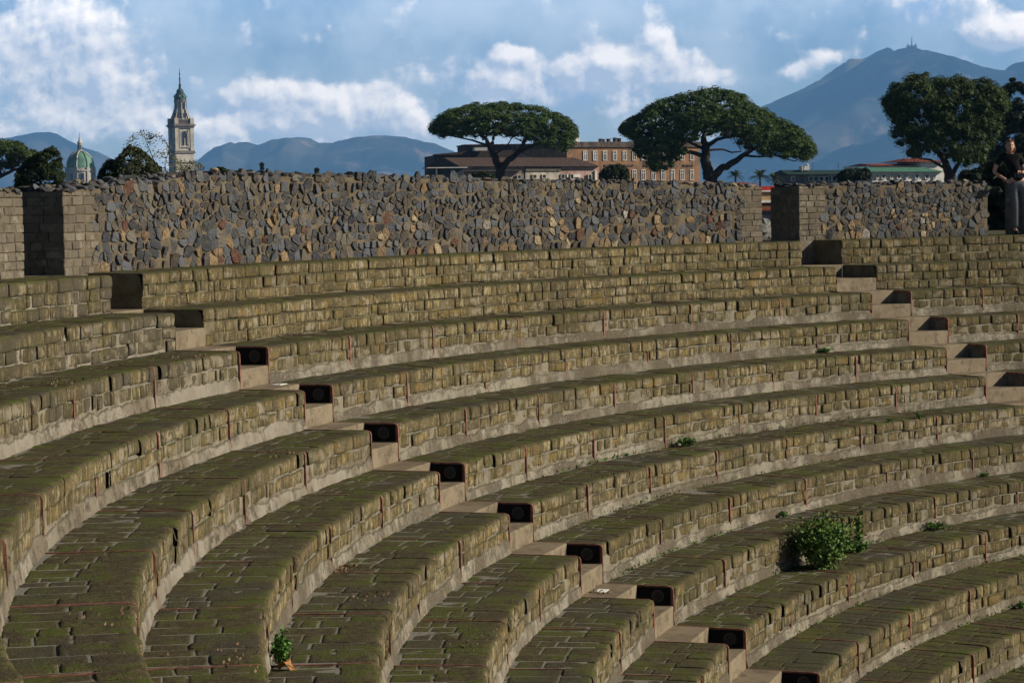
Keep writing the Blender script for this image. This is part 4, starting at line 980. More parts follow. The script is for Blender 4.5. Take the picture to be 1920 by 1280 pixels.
# dark brown complex
BY[:] = [0.15, 920]; D = 400; p = W(920, 335, D); o = empty('brown_building', (p[0], p[1], gz_at(p))); tag(o, 'dark brown flat roofed building behind the flat crowned pine', 'building')
mb = MB(); bbox(mb, 813, 1064, 290, 420, D, 14); bbox(mb, 874, 1000, 271, 291, D, 10, dD=2); bbox(mb, 1000, 1064, 275, 291, D, 9, dD=1.5); mb.build('wall', M_BROWN, o)
mb = MB(); P_ = [Wb(811, 289.5, D-.6), Wb(874, 284, D-.6), Wb(874, 290.5, D-.6), Wb(811, 290.5, D-.6)]; mb.prism(P_, AXF*14); bbox(mb, 872, 1066, 269.5, 271, D, 10.6, dD=1.6); mb.build('roof', M_ROOFB, o)
mb = MB(); bbox(mb, 888, 912, 277, 283, D, 3, dD=-1.2); mb.build('skylight', M_WHITE, o)
mb = MB(); bbox(mb, 818, 829, 302, 312, D, .3, dD=-.15); f = mb.build('window', M_GLASS, o)
# low house with long brown tiled roof
BY[:] = [0.5, 980]; D = 340; p = W(980, 338, D); o = empty('low_house', (p[0], p[1], gz_at(p))); tag(o, 'low long house with a dark brown tiled roof and patched cream wall', 'building')
mb = MB(); hip_roof(mb, 862, 1127, 294, 312, D-.8, 6, rx0=868, rx1=1114); mb.build('roof', M_ROOFB, o)
mb = MB(); bbox(mb, 868, 984, 311.5, 420, D, 10); mb.build('wall', facade('grey_wall', (.26, .22, .20), (.18, .15, .13), .3), o)
mb = MB(); bbox(mb, 984, 1050, 311.5, 420, D, 9.9, dD=-.15); mb.build('cream_wall', M_CREAM, o)
mb = MB(); bbox(mb, 1050, 1122, 311.5, 420, D, 9.8); mb.build('pink_wall', M_PINK, o)
mb = MB(); bbox(mb, 984, 1050, 311.8, 321.5, D, .2, dD=-.32); mb.build('upper_band', facade('olive_band', (.13, .12, .085), (.10, .09, .07), .3), o)
mb = MB(); bbox(mb, 862, 975, 319, 321, D, 1.2, dD=-1.0); mb.build('gutter', M_BROWN, o)
for x, w, y, h in ((1002, 8, 331, 7), (1020, 8, 331, 7), (1055, 8, 331, 8), (1072, 7, 331, 9), (1106, 7, 332, 10), (973, 8, 332, 7)): window_part(o, x, y, w, h, D-.3, M_CREAM, M_GLASS, True)
mb = MB(); bbox(mb, 1062, 1087, 327, 332.5, D, .2, dD=-.2); bbox(mb, 1114, 1117, 320, 345, D, .3, dD=-.3); mb.build('white_panel', M_WHITE, o)
p = W(972, 290, 355); o2 = empty('gabled_hut', (p[0], p[1], gz_at(p))); tag(o2, 'small pinkish gabled roof end between the fork of the pine and the brown roof', 'building')
mb = MB(); mb.prism([W(955, 292, 352), W(972, 285, 352), W(1000, 294, 352), W(1000, 420, 352), W(955, 420, 352)], AXF*6); mb.build('wall', M_PINK, o2)
mb = MB(); mb.prism([W(952, 293, 351.6), W(972, 283.6, 351.6), W(1003, 294.4, 351.6), W(1003, 296, 351.6), W(972, 285.4, 351.6), W(952, 294.6, 351.6)], AXF*6.6); mb.build('roof', M_ROOFB, o2)
# blue grey carport
BY[:] = [0.2, 835]; D = 330; p = W(830, 335, D); o = empty('carport', (p[0], p[1], gz_at(p))); tag(o, 'small blue grey shed with a flat pale canopy left of the brown building', 'building')
mb = MB(); bbox(mb, 797, 872, 314, 315.6, D, 5, dD=-2); mb.build('canopy', M_WHITE, o)
mb = MB(); bbox(mb, 812, 870, 316, 420, D, 4); mb.build('wall', facade('blue_grey_wall', (.05, .07, .09), (.04, .05, .06), .3), o)
mb = MB(); mb.tube([W(818.5, 345, D-1.5), W(818.5, 315.7, D-1.5)], .12, 6); mb.build('post', M_WHITE, o)
# green roofed buildings
BY[:] = [0.2, 1540]; D = 300; p = W(1540, 338, D); o = empty('green_roofed_building', (p[0], p[1], gz_at(p))); tag(o, 'low pale building with a dark green roof and a white arch on top', 'building')
mb = MB(); hip_roof(mb, 1477, 1640, 318, 327, D-.8, 4, rx0=1481, rx1=1640); mb.build('roof', M_GREEND, o)
mb = MB(); bbox(mb, 1483, 1640, 326.5, 420, D, 7); mb.build('wall', facade('lilac_wall', (.22, .20, .20), (.17, .15, .15), .3), o)
for x, w, h in ((1487, 6, 8), (1520, 8, 8), (1530, 8, 8), (1540, 8, 8), (1550, 8, 8), (1556, 5, 11), (1564, 8, 10), (1572, 5, 10)): window_part(o, x, 335, w, h, D-.1, M_WHITE, M_GLASS, True)
mb = MB(); bbox(mb, 1514, 1525, 311, 319, D, 2, dD=1.5); bbox(mb, 1509, 1511, 311, 320, D, .4, dD=1.2); mb.build('roof_hut', M_WHITE, o)
mb = MB(); mb.tube([W(1509.6, 312, D+1)]+[W(1512.5-3*math.cos(t), 311.5-3.6*math.sin(t), D+1) for t in np.linspace(0, math.pi, 9)]+[W(1515, 312, D+1)], .09, 6); mb.build('arch', M_WHITE, o)
mb = MB(); mb.tube([W(1524, 320, D+2), W(1524, 303, D+2)], .03, 4); mb.tube([W(1572, 320, D+2), W(1572, 306, D+2)], .03, 4); mb.build('antenna', M_GLASS, o)
BY[:] = [0.35, 1700]; D = 290; p = W(1700, 338, D); o = empty('green_roofed_building', (p[0], p[1], gz_at(p))); tag(o, 'low white building with a light green metal roof behind the spreading pine', 'building')
mb = MB(); hip_roof(mb, 1633, 1772, 313, 322, D-.8, 4, rx0=1636, rx1=1764); mb.build('roof', M_GREENR, o)
mb = MB(); bbox(mb, 1636, 1768, 321.6, 420, D, 7); mb.build('wall', M_WHITE, o)
for x, w in ((1645, 4), (1656, 7), (1671, 4), (1685, 7), (1700, 3), (1719, 7), (1738, 8), (1752, 4)): window_part(o, x, 331, w, 8, D-.1, M_WHITE, M_GLASS, True)
BY[:] = [0.35, 1725]; D = 330; p = W(1725, 318, D); o = empty('red_roofed_house', (p[0], p[1], gz_at(p))); tag(o, 'white house with red tiled roof rising behind the light green roof', 'building')
mb = MB(); hip_roof(mb, 1700, 1775, 296, 303.5, D-.8, 4, rx0=1722, rx1=1762); hip_roof(mb, 1638, 1730, 306, 310.5, D+1, 4); mb.build('roof', M_REDR, o)
mb = MB(); bbox(mb, 1728, 1772, 303.2, 420, D, 7); bbox(mb, 1640, 1728, 310, 420, D, 7, dD=2.2); mb.build('wall', M_WHITE, o)
# houses seen over and through the right doorway
BY[:] = [0.3, 1425]; D = 150; p = W(1412, 360, D); o = empty('red_roofed_house', (p[0], p[1], gz_at(p))); tag(o, 'yellow house with bright red roof edge seen through the right doorway', 'building')
mb = MB(); hip_roof(mb, 1384, 1426, 341, 346, D-.4, 2.5, rx0=1388, rx1=1426); mb.build('roof', M_REDR, o)
mb = MB(); bbox(mb, 1386, 1424, 345.6, 420, D, 5, dD=.6); mb.build('wall', M_WHITE, o)
mb = MB(); bbox(mb, 1420, 1462, 349, 357, D, 4); mb.build('red_band', mat_simple('bright_red', (.42, .035, .03), .2, .7, 3), o)
mb = MB(); bbox(mb, 1408, 1462, 357.2, 359.6, D, 4.2, dD=-.1); bbox(mb, 1408, 1462, 375, 380, D, 4.2, dD=-.1); mb.build('cornice', M_WHITE, o)
mb = MB(); bbox(mb, 1408, 1462, 359.8, 374.8, D, 4, dD=.1); bbox(mb, 1408, 1462, 385, 389, D, 4, dD=.1); mb.build('yellow_wall', M_YELW, o)
mb = MB(); bbox(mb, 1408, 1462, 380.2, 384.8, D, 4, dD=.2); bbox(mb, 1408, 1462, 389.2, 395, D, 4, dD=.05); mb.build('awning', M_REDR, o)
mb = MB(); bbox(mb, 1408, 1462, 395.2, 440, D, 4, dD=.25); mb.build('shop_window', M_GLASS, o)
BY[:] = [0, 960]
# fallen grey boulders behind the doorway
for j, (x, y, r) in enumerate(((1428, 428, .17), (1436, 418, .13), (1431, 440, .2), (1440, 436, .16))):
    g = np.random.default_rng(60+j); iv, jf = ico(); c = W(x, y, 41+j*.3); v = iv.copy()
    for _ in range(6):
        nrm = g.normal(size=3); nrm /= np.linalg.norm(nrm); v = v-np.outer(np.maximum(v@nrm-.55, 0), nrm)
    c[2] = max(c[2], .72+r*.4)
    tag(mk('boulder', v*r*np.array([1, .9, .8])+c, [jf], mat_simple('grey_boulder', (.16, .16, .15), .35, .9, 8), None, None, False), 'grey boulder lying behind the right doorway', 'boulder', 'grey boulders behind the right doorway')

# ------------------------------------------------------------------ basilica dome and bell tower
M_TOWER = facade('tower_stone', (.52, .48, .41), (.38, .34, .28), .12)
M_TOWERD = facade('tower_trim', (.20, .17, .14), (.15, .12, .10), .12)
M_COPPER = mat_simple('green_copper', (.10, .22, .14), .25, .6, .3, .3, 0, .2, .1)
M_COPDK = mat_simple('dark_copper', (.035, .06, .05), .3, .6, .3, .3, 0, 0)
D = 1300.; k = D/FPX
c = W(151, 330, D); o = empty('church_dome', (c[0], c[1], gz_at(c))); tag(o, 'green copper church dome with a white drum and slender lantern at the far left', 'dome')
c0 = np.array([c[0], c[1], 0]); zz = lambda y: W(151, y, D)[2]
mb = MB(); mb.lathe(c0, [(27*k, zz(400)), (27*k, zz(322)), (29*k, zz(321)), (29*k, zz(319)), (26*k, zz(318)), (26*k, zz(315))], 32)
for j in range(8):
    a = j*math.pi/4+.25; q = c0+np.array([math.cos(a), math.sin(a), 0])*26.5*k; q[2] = zz(340); mb.box(q, (2.2*k, 2.2*k, 26*k), (np.array([math.cos(a), math.sin(a), 0]), np.array([-math.sin(a), math.cos(a), 0]), AXZ))
mb.build('drum', M_TOWER, o)
for j in range(8):
    mb = MB(); a = j*math.pi/4+.25+math.pi/8; q = c0+np.array([math.cos(a), math.sin(a), 0])*26.6*k; q[2] = zz(331); mb.box(q, (1.2*k, 3*k, 6*k), (np.array([math.cos(a), math.sin(a), 0]), np.array([-math.sin(a), math.cos(a), 0]), AXZ)); mb.build('window', M_GLASS, o)
prof = [(25*k*math.cos(t)**.9+.2, zz(315)+31*k*math.sin(t)) for t in np.linspace(0, 1.42, 12)]
mb = MB(); mb.lathe(c0, prof, 40); mb.build('cupola', M_COPPER, o, True)
for j in range(8):
    a = j*math.pi/4+.25; mb = MB(); mb.tube([c0+np.array([math.cos(a)*(r+.1), math.sin(a)*(r+.1), z]) for r, z in prof], .42, 5); mb.build('rib', M_TOWERD if j % 2 else M_TOWER, o, True)
mb = MB(); mb.lathe(c0, [(0.1, zz(286)), (6*k, zz(285)), (6*k, zz(283)), (4*k, zz(282)), (4*k, zz(270)), (5*k, zz(269)), (5*k, zz(267.5)), (3*k, zz(265)), (1.6*k, zz(260)), (.8*k, zz(256)), (.15*k, zz(247))], 12); mb.build('lantern', M_TOWER, o)
mb = MB()
for j in range(6):
    a = j*math.pi/3+.1; q = c0+np.array([math.cos(a), math.sin(a), 0])*4.0*k; q[2] = zz(276); mb.box(q, (.5*k, 1.1*k, 4.5*k), (np.array([math.cos(a), math.sin(a), 0]), np.array([-math.sin(a), math.cos(a), 0]), AXZ))
mb.build('lantern_opening', M_TOWERD, o)
# bell tower
cx = 341; c = W(cx, 320, D); o = empty('bell_tower', (c[0], c[1], gz_at(c))); tag(o, 'tall ornate stone bell tower with balustrade, green cap and spire', 'tower')
zz = lambda y: W(cx, y, D)[2]; c0 = np.array([c[0], c[1], 0]); ax = frame(.5)
def tb(mb, hw, y0, y1, off=(0, 0), hd=None): 
    q = c0+ax[0]*off[0]*k+ax[1]*off[1]*k; q[2] = (zz(y0)+zz(y1))/2; mb.box(q, (hw*k, (hd or hw)*k, abs(zz(y0)-zz(y1))/2), ax)
mb = MB(); tb(mb, 18.5, 420, 288); tb(mb, 16, 283, 240); tb(mb, 15, 233, 224)
for sx in (-1, 1):
    for sy in (-1, 1): tb(mb, 3.4, 286, 240, (sx*15, sy*15)); tb(mb, 3.6, 233, 222, (sx*15.5, sy*15.5))
mb.build('shaft', M_TOWER, o)
mb = MB(); tb(mb, 20.5, 288, 285.5); tb(mb, 19.5, 285.4, 283.1); tb(mb, 19.5, 240, 237.2); tb(mb, 21.5, 237.1, 234.6); tb(mb, 19.8, 234.5, 233.1); tb(mb, 20.5, 306, 304); mb.build('cornice', M_TOWERD, o)
mb = MB()
for f in (0, 1, 2, 3):
    a2 = frame(.5+f*math.pi/2)
    for j in range(-5, 6): q = c0+a2[0]*j*2.4*k-a2[1]*15.6*k; q[2] = (zz(232)+zz(226))/2; mb.box(q, (.6*k, .6*k, 2.8*k), a2)
    q = c0-a2[1]*15.6*k; q[2] = zz(225.2); mb.box(q, (14*k, 1.1*k, .7*k), a2)
mb.build('balustrade', M_TOWERD, o)
for f in range(4):
    a2 = frame(.5+f*math.pi/2); mb = MB(); pts = []
    yb, yt, r = zz(272), zz(252), 5.2*k
    base = c0-a2[1]*16.25*k
    pts = [base-a2[0]*r+AXZ*yb, base+a2[0]*r+AXZ*yb]+[base+a2[0]*r*math.cos(t)+AXZ*(yt+r*math.sin(t)) for t in np.linspace(0, math.pi, 11)]
    mb.prism(pts, -a2[1]*.1); w = mb.build('belfry_opening', M_GLASS, o)
    mb = MB(); arch = [base-a2[1]*.25-a2[0]*(r+.5*k)+AXZ*yb]+[base-a2[1]*.25+a2[0]*(r+.6*k)*math.cos(t)+AXZ*(yt+(r+.6*k)*math.sin(t)) for t in np.linspace(math.pi, 0, 13)]+[base-a2[1]*.25+a2[0]*(r+.5*k)+AXZ*yb]
    mb.tube(arch, .7*k, 5); q = base-a2[1]*.3; q[2] = zz(276); mb.box(q, (8*k, .9*k, 1.0*k), a2)
    for sx in (-1, 1): q = base-a2[1]*.3+a2[0]*sx*8.6*k; q[2] = zz(261); mb.box(q, (1.1*k, .8*k, 17*k), a2)
    mb.build('opening_surround', M_TOWER, o)
    mb = MB(); q = base-a2[1]*.35; mb.tube([q+AXZ*yb, q+AXZ*(yb+9*k)], [1.6*k, .9*k], 8); mb.tube([q+AXZ*(yb+9*k), q+AXZ*(yb+12*k)], [1.3*k, 1.0*k], 8); mb.build('statue', M_TOWER, o)
# upper stage
mb = MB(); n8 = 8
mb.lathe(c0, [(13*k, zz(224)), (12*k, zz(222)), (11*k, zz(214)), (10*k, zz(208)), (10*k, zz(192)), (10.3*k, zz(191))], 8)
mb.build('upper_stage', M_TOWER, o)
mb = MB()
for j in range(8):
    a = j*math.pi/4+.68; u = np.array([math.cos(a), math.sin(a), 0]); v = np.array([-math.sin(a), math.cos(a), 0])
    for r_, y_, s_ in ((16, 222, 2.4), (14.2, 216, 2.0), (12.3, 211, 1.7), (11, 207, 1.5)):
        q = c0+u*r_*k; q[2] = zz(y_); mb.box(q, (1.9*k, 1.4*k, s_*k*1.5), (u, v, AXZ))
    q = c0+u*10.2*k; q[2] = zz(199); mb.box(q, (1.3*k, 1.2*k, 8*k), (u, v, AXZ))
mb.build('scroll_buttresses', M_TOWER, o)
for j in range(4):
    a2 = frame(.5+j*math.pi/2)
    mb = MB(); q = c0-a2[1]*10.0*k; q[2] = zz(199.5); mb.box(q, (3.0*k, 1.2*k, 6*k), a2); mb.build('window', M_GLASS, o)
    mb = MB(); q = c0-a2[1]*11.8*k; q[2] = zz(216.5); mb.box(q, (4.6*k, 1.2*k, 4.0*k), a2); mb.build('window', M_GLASS, o)
mb = MB(); mb.lathe(c0, [(12.6*k, zz(191.5)), (12.6*k, zz(189.6)), (11.6*k, zz(188))], 8); mb.build('upper_cornice', M_TOWERD, o)
mb = MB(); mb.lathe(c0, [(11.4*k, zz(189)), (11.3*k, zz(183)), (10*k, zz(178)), (7.5*k, zz(175)), (6.6*k, zz(174)), (7*k, zz(173)), (6*k, zz(168.5)), (3*k, zz(167)), (2.2*k, zz(163)), (2.6*k, zz(160)), (1.4*k, zz(157)), (1.2*k, zz(150)), (1.9*k, zz(148)), (.9*k, zz(146)), (.7*k, zz(140)), (1.3*k, zz(138)), (.5*k, zz(136)), (.4*k, zz(129))], 12)
mb.build('spire', M_COPDK, o)
mb = MB()
for j in range(8):
    a = j*math.pi/4+.3; u = np.array([math.cos(a), math.sin(a), 0]); q = c0+u*10.6*k; q[2] = zz(181); iv, jf = ico(); mb.add(iv*2.2*k+q, jf)
mb.build('oculus_trim', M_COPPER, o)

# ------------------------------------------------------------------ mountains
def mat_mtn(name, c0, c1, c2):
    t = NT(name, 1, .02)
    c = t.mix(t.step(t.noise(.0011, 7, .65), .42, .60), c0, c1)
    c = t.mix(t.ma('MULTIPLY', t.step(t.noise(.0035, 7, .7), .54, .68), .7), c, c2); return t.out(c)
M_MT = mat_mtn('mountain_forest', (.014, .024, .020), (.13, .12, .08), (.38, .27, .19))
def mountain(name, D, prof, depth, seed, base=-30, nx=220, ny=46, mat=None, rough=1.0):
    px, py = np.array(prof, float).T; xs = np.linspace(px[0], px[-1], nx); v = np.linspace(-1, 1, ny); V = []
    ysil = np.interp(xs, px, py); ysil = ysil+.9*np.array([vnoise(np.array([[x*.09, 1., seed]]), 1)[0] for x in xs])
    Z = np.array([W(x, y, D)[2] for x, y in zip(xs, ysil)]); Hh = Z-base
    ks = np.hanning(9); ks /= ks.sum(); k_ = D/FPX
    G = np.zeros((nx, ny, 3))
    for j, w in enumerate(v):
        if w <= 0: sh = (1-abs(w)**1.15)
        else: sh = 1-w**1.5
        for i, x in enumerate(xs):
            d = D+w*depth; p = CAM+np.array([FW[0], FW[1], 0])*d+AXH*((x-960)*k_)
            G[i, j] = p; G[i, j, 2] = base+Hh[i]*sh
    P = G.reshape(-1, 3).copy(); hw = np.repeat(Hh, ny)*np.tile(np.sin(np.pi*np.clip((1-np.abs(v)), 0, 1)*.5)**1.0*(np.abs(v) > .001), nx)
    rdg = 1-np.abs(fbm(P*np.array([1, 1, 0]), 1/1400., seed, 4)); amp = np.tile(np.clip(np.abs(v)*3.0, 0, 1)*np.clip((1-np.abs(v))*2.2, 0, 1), nx)
    P[:, 2] += (rdg-.75)*np.repeat(np.clip(Hh, 0, 900), ny)*.42*amp*rough
    # no spur may rise above the surveyed skyline of its own ridge
    dist = D+np.tile(v, nx)*depth; lim = CAM[2]+(np.repeat(Z, ny)-CAM[2])*dist/D*np.where(np.tile(np.abs(v) < .02, nx), 1.0, .985)
    P[:, 2] = np.minimum(P[:, 2], np.maximum(lim, base))
    i = np.arange(nx-1)[:, None]; j = np.arange(ny-1)[None]
    F = np.stack([i*ny+j, (i+1)*ny+j, (i+1)*ny+j+1, i*ny+j+1], -1).reshape(-1, 4)
    return tag(mk(name, P, [F], mat or M_MT, None, None, True), kind='structure')
mountain('mountain', 13000, [(1100, 372), (1200, 335), (1300, 285), (1380, 240), (1440, 201), (1480, 184), (1520, 168), (1560, 150), (1590, 133), (1620, 112), (1650, 98), (1664, 96), (1690, 88), (1712, 85), (1725, 89), (1760, 102), (1790, 112), (1815, 123), (1840, 126), (1870, 130), (1893, 136), (1900, 122), (1915, 114), (1960, 105), (2040, 118), (2150, 160), (2300, 240), (2500, 360)], 2000, 3, rough=2.6)
mountain('foothill', 10900, [(1380, 372), (1460, 345), (1520, 318), (1570, 290), (1620, 268), (1690, 240), (1760, 222), (1850, 205), (1950, 190), (2100, 200), (2300, 260), (2450, 360)], 1200, 5, rough=2.2)
mountain('mountain_range', 13600, [(250, 372), (330, 330), (370, 308), (400, 290), (430, 275), (458, 265), (475, 271), (495, 277), (510, 270), (535, 260), (560, 256), (580, 259), (600, 267), (625, 267), (650, 262), (690, 255), (720, 253), (760, 255), (790, 262), (820, 267), (860, 285), (920, 300), (1000, 318), (1100, 345), (1180, 372)], 1500, 7, rough=2.6)
mountain('foothill', 12300, [(560, 372), (640, 335), (690, 320), (720, 313), (760, 320), (800, 328), (900, 345), (1000, 372)], 900, 9)
mountain('far_mountain', 14300, [(-400, 372), (-250, 300), (-120, 255), (-40, 262), (20, 258), (60, 250), (90, 245), (112, 248), (135, 262), (160, 274), (185, 283), (205, 292), (230, 312), (300, 372)], 1200, 11)
D = 13000; p = W(1709, 86, D); o = empty('radio_mast', tuple(p)); tag(o, 'tall thin radio mast on the summit of the right mountain', 'mast')
mb = MB(); mb.tube([W(1709.5, 92, D), W(1709.5, 78, D), W(1709.5, 70, D)], [4, 3.2, 1.6], 6); mb.build('mast_pole', M_GLASS, o)
mb = MB(); 
for x, y in ((1702, 82), (1704, 84), (1717, 81), (1715, 84)): mb.tube([W(x, 92, D), W(x, y, D)], [3, 2], 5)
bbox(mb, 1700, 1719, 85.5, 90, D, 20); mb.build('station', M_GLASS, o)

# ------------------------------------------------------------------ person
def skin(name, verts, edges_, radii, mat, parent, root=0, sub=2):
    me = bpy.data.meshes.new(name); me.from_pydata([tuple(v) for v in verts], edges_, []); me.materials.append(mat)
    o = bpy.data.objects.new(name, me); COL.objects.link(o); o.parent = parent
    m = o.modifiers.new('skin', 'SKIN'); m.use_smooth_shade = True
    for i, r in enumerate(radii):
        sv = me.skin_vertices[0].data[i]; sv.radius = (r, r) if np.ndim(r) == 0 else tuple(r); sv.use_root = (i == root)
    s = o.modifiers.new('sub', 'SUBSURF'); s.levels = sub; s.render_levels = sub
    return o
def person():
    p = W(1893, 444, 41.0); v = (p-CAM); th = math.atan2(p[0], p[1])
    R_ = RW-.42; D = 40.62; base = W(1893, 441, D); base[2] = Zk(-2)+.002
    o = empty('person', tuple(base), 0); tag(o, 'person in black t-shirt and grey trousers standing at the right wall end', 'person')
    # local axes: X image right, Y away from the camera, Z up
    o.rotation_euler = (0, 0, -YAW+.0); o.scale = (1, 1, 1)
    SK = mat_simple('skin', (.46, .25, .17), .06, .55, 10, .3, 0, 0); SH = mat_simple('black_cotton', (.009, .009, .010), .2, .9, 30, .1, 0, .2, .003)
    PT = mat_simple('grey_trousers', (.12, .122, .13), .12, .9, 20, .1, 0, .3, .004); HR = mat_simple('reddish_blond_hair', (.20, .095, .045), .35, .6, 60, .3, 0, .4, .006)
    SHO = mat_simple('dark_shoes', (.02, .018, .016), .2, .7, 9)
    V = [(.15, 0, .93), (.12, 0, 1.06), (.06, .0, 1.22), (.02, .0, 1.34), (.01, -.01, 1.42), (.0, -.012, 1.47), (.0, -.012, 1.53),          # 0-6 spine, head
         (-.13, .01, 1.36), (-.20, .02, 1.28), (-.275, .0, 1.10), (-.16, -.13, 1.00), (-.09, -.17, .955),                                   # 7-11 right arm
         (.16, .01, 1.36), (.215, .02, 1.27), (.26, -.03, 1.09), (.19, -.19, 1.085), (.155, -.215, 1.085),                                  # 12-16 left arm
         (.07, 0, .86), (.09, -.03, .50), (.10, .01, .09), (.10, -.14, .035),                                                               # 17-20 right leg
         (.235, 0, .86), (.27, -.02, .50), (.30, .02, .09), (.33, -.12, .035)]
    E = [(0, 1), (1, 2), (2, 3), (3, 4), (4, 5), (5, 6), (3, 7), (7, 8), (8, 9), (9, 10), (10, 11), (3, 12), (12, 13), (13, 14), (14, 15), (15, 16), (0, 17), (17, 18), (18, 19), (19, 20), (0, 21), (21, 22), (22, 23), (23, 24)]
    Rr = [(.13, .10), (.115, .09), (.125, .095), (.095, .07), .046, (.045, .05), (.04, .045), .052, .045, .036, .027, .028, .052, .045, .036, .028, .028, .075, .052, .036, .030, .075, .052, .036, .030]
    skin('body', V, E, Rr, SK, o)
    # face details
    def blob(name, c, s, mat, par=o, rot=0):
        iv, jf = ico(); V_ = iv*np.array(s)+np.array(c); me = bpy.data.meshes.new(name); me.from_pydata([tuple(q) for q in V_], [], [tuple(int(a) for a in f) for f in jf]); me.materials.append(mat)
        for q in me.polygons: q.use_smooth = True
        b = bpy.data.objects.new(name, me); COL.objects.link(b); b.parent = par; return b
    nu, nv_ = 40, 30; hc = np.array([.004, -.022, 1.545]); HV = []
    def headpt(u, v):
        d = np.array([math.sin(v)*math.cos(u), math.sin(v)*math.sin(u), math.cos(v)]); p = d*np.array([.071, .090, .112])
        if d[2] < 0: p[0] *= 1-.30*d[2]**2; p[1] = p[1]*(1-.18*d[2]**2)-.012*(-d[2])
        fr = max(0, -d[1])
        def gb(cx, cz, sx, sz, h): return h*math.exp(-((p[0]-cx)/sx)**2-((p[2]-cz)/sz)**2)*(fr > .3)
        p[1] -= gb(0, -.018, .011, .020, .020)+gb(0, .002, .008, .020, .008)+gb(0, -.052, .022, .008, .006)+gb(0, -.088, .020, .014, .007)+gb(0, .030, .045, .009, .004)
        p[1] += gb(-.028, .012, .014, .010, .008)+gb(.028, .012, .014, .010, .008)
        return p
    for j in range(nv_+1):
        for i_ in range(nu): HV.append(headpt(2*math.pi*i_/nu, math.pi*j/nv_)+hc)
    HF = [(j*nu+i_, (j+1)*nu+i_, (j+1)*nu+(i_+1) % nu, j*nu+(i_+1) % nu) for j in range(nv_) for i_ in range(nu)]
    def raw(name, V_, F_, mat, thick=0):
        me = bpy.data.meshes.new(name); me.from_pydata([tuple(q) for q in V_], [], F_); me.materials.append(mat)
        for q in me.polygons: q.use_smooth = True
        b = bpy.data.objects.new(name, me); COL.objects.link(b); b.parent = o
        if thick: m_ = b.modifiers.new('solid', 'SOLIDIFY'); m_.thickness = thick; m_.offset = 1
        return b
    raw('head', HV, HF, SK)
    EY = mat_simple('eye_dark', (.03, .02, .015), .1, .4, 9, .4, 0, 0)
    for sx in (-1, 1):
        blob('eye', hc+np.array([sx*.027, -.082, .012]), (.012, .006, .0055), EY)
        blob('eyebrow', hc+np.array([sx*.027, -.088, .030]), (.016, .004, .003), HR)
        blob('ear', hc+np.array([sx*.071, .008, -.002]), (.008, .017, .028), SK)
    blob('mouth', hc+np.array([0, -.094, -.052]), (.022, .006, .0055), mat_simple('lips', (.30, .10, .09), .1, .5, 9, .3, 0, 0))
    HA = np.array(HV)-hc; hs = HA*np.array([1.07, 1.07, 1.06])+np.array([0, .006, .004]); hn = fbm(hs, 40, 3, 2)[:, None]*.003
    keep = []
    for f in HF:
        c_ = HA[list(f)].mean(0)
        if c_[2] > .062 or (c_[1] > -.02 and c_[2] > .02) or (c_[1] > .02 and c_[2] > -.07): keep.append(f)
    raw('hair', hs+hc+hn, keep, HR, .010)
    sg = mat_simple('sunglasses_frame', (.02, .02, .022), .1, .3, 9, .5, 0, 0)
    blob('sunglasses', hc+np.array([-.028, -.058, .098]), (.024, .012, .014), sg); blob('sunglasses', hc+np.array([.028, -.058, .098]), (.024, .012, .014), sg)
    skin('hair_lock', [(.07, 0, 1.57), (.085, .0, 1.50), (.08, .02, 1.43)], [(0, 1), (1, 2)], [.022, .024, .012], HR, o)
    sg = mat_simple('sunglasses_frame', (.02, .02, .022), .1, .3, 9, .5, 0, 0)
    blob('sunglasses', (-.03, -.062, 1.645), (.026, .012, .016), sg); blob('sunglasses', (.035, -.062, 1.645), (.026, .012, .016), sg)
    # hands: palm mitts with five fingers
    def hand(c, dirv, side, curl, par):
        c = np.array(c, float); d = np.array(dirv, float); d /= np.linalg.norm(d); sd_ = np.cross(d, [0, -1, 0]); sd_ /= np.linalg.norm(sd_); nn = np.cross(sd_, d)
        for i, (off, L) in enumerate(((-.028, .055), (-.010, .065), (.009, .062), (.026, .050))):
            a = c+d*.03+sd_*off; b = a+d*L*.5+nn*curl*.35*L; e = b+d*L*.35+nn*curl*.9*L
            skin('finger', [c+sd_*off*.5, a, b, e], [(0, 1), (1, 2), (2, 3)], [.014, .010, .009, .007], SK, par, 0, 1)
        a = c+sd_*side*.03; skin('thumb', [c-d*.01, a+d*.015, a+d*.045+nn*.01], [(0, 1), (1, 2)], [.014, .011, .008], SK, par, 0, 1)
    hand((-.085, -.172, .952), (.8, -.15, -.55), 1, .4, o); hand((.150, -.215, 1.085), (-.9, -.25, -.05), -1, .7, o)
    # clothes
    TS = [(.15, 0, .91), (.125, 0, 1.06), (.06, 0, 1.22), (.02, 0, 1.335), (-.13, .01, 1.365), (-.20, .02, 1.27), (-.225, .015, 1.20), (.16, .01, 1.365), (.215, .02, 1.265), (.235, .0, 1.19), (.012, 0, 1.395)]
    skin('t_shirt', TS, [(0, 1), (1, 2), (2, 3), (3, 4), (4, 5), (5, 6), (3, 7), (7, 8), (8, 9), (3, 10)], [(.165, .135), (.135, .112), (.142, .115), (.112, .088), .066, .060, .058,   .066, .060, .058, .066], SH, o)
    TR = [(.15, 0, .94), (.07, 0, .84), (.09, -.03, .50), (.10, .015, .10), (.235, 0, .84), (.27, -.02, .50), (.30, .025, .10), (.15, 0, .98)]
    skin('trousers', TR, [(0, 1), (1, 2), (2, 3), (0, 4), (4, 5), (5, 6), (0, 7)], [(.15, .12), (.10, .105), (.072, .075), (.075, .08), (.10, .105), (.072, .075), (.075, .08), (.135, .105)], PT, o)
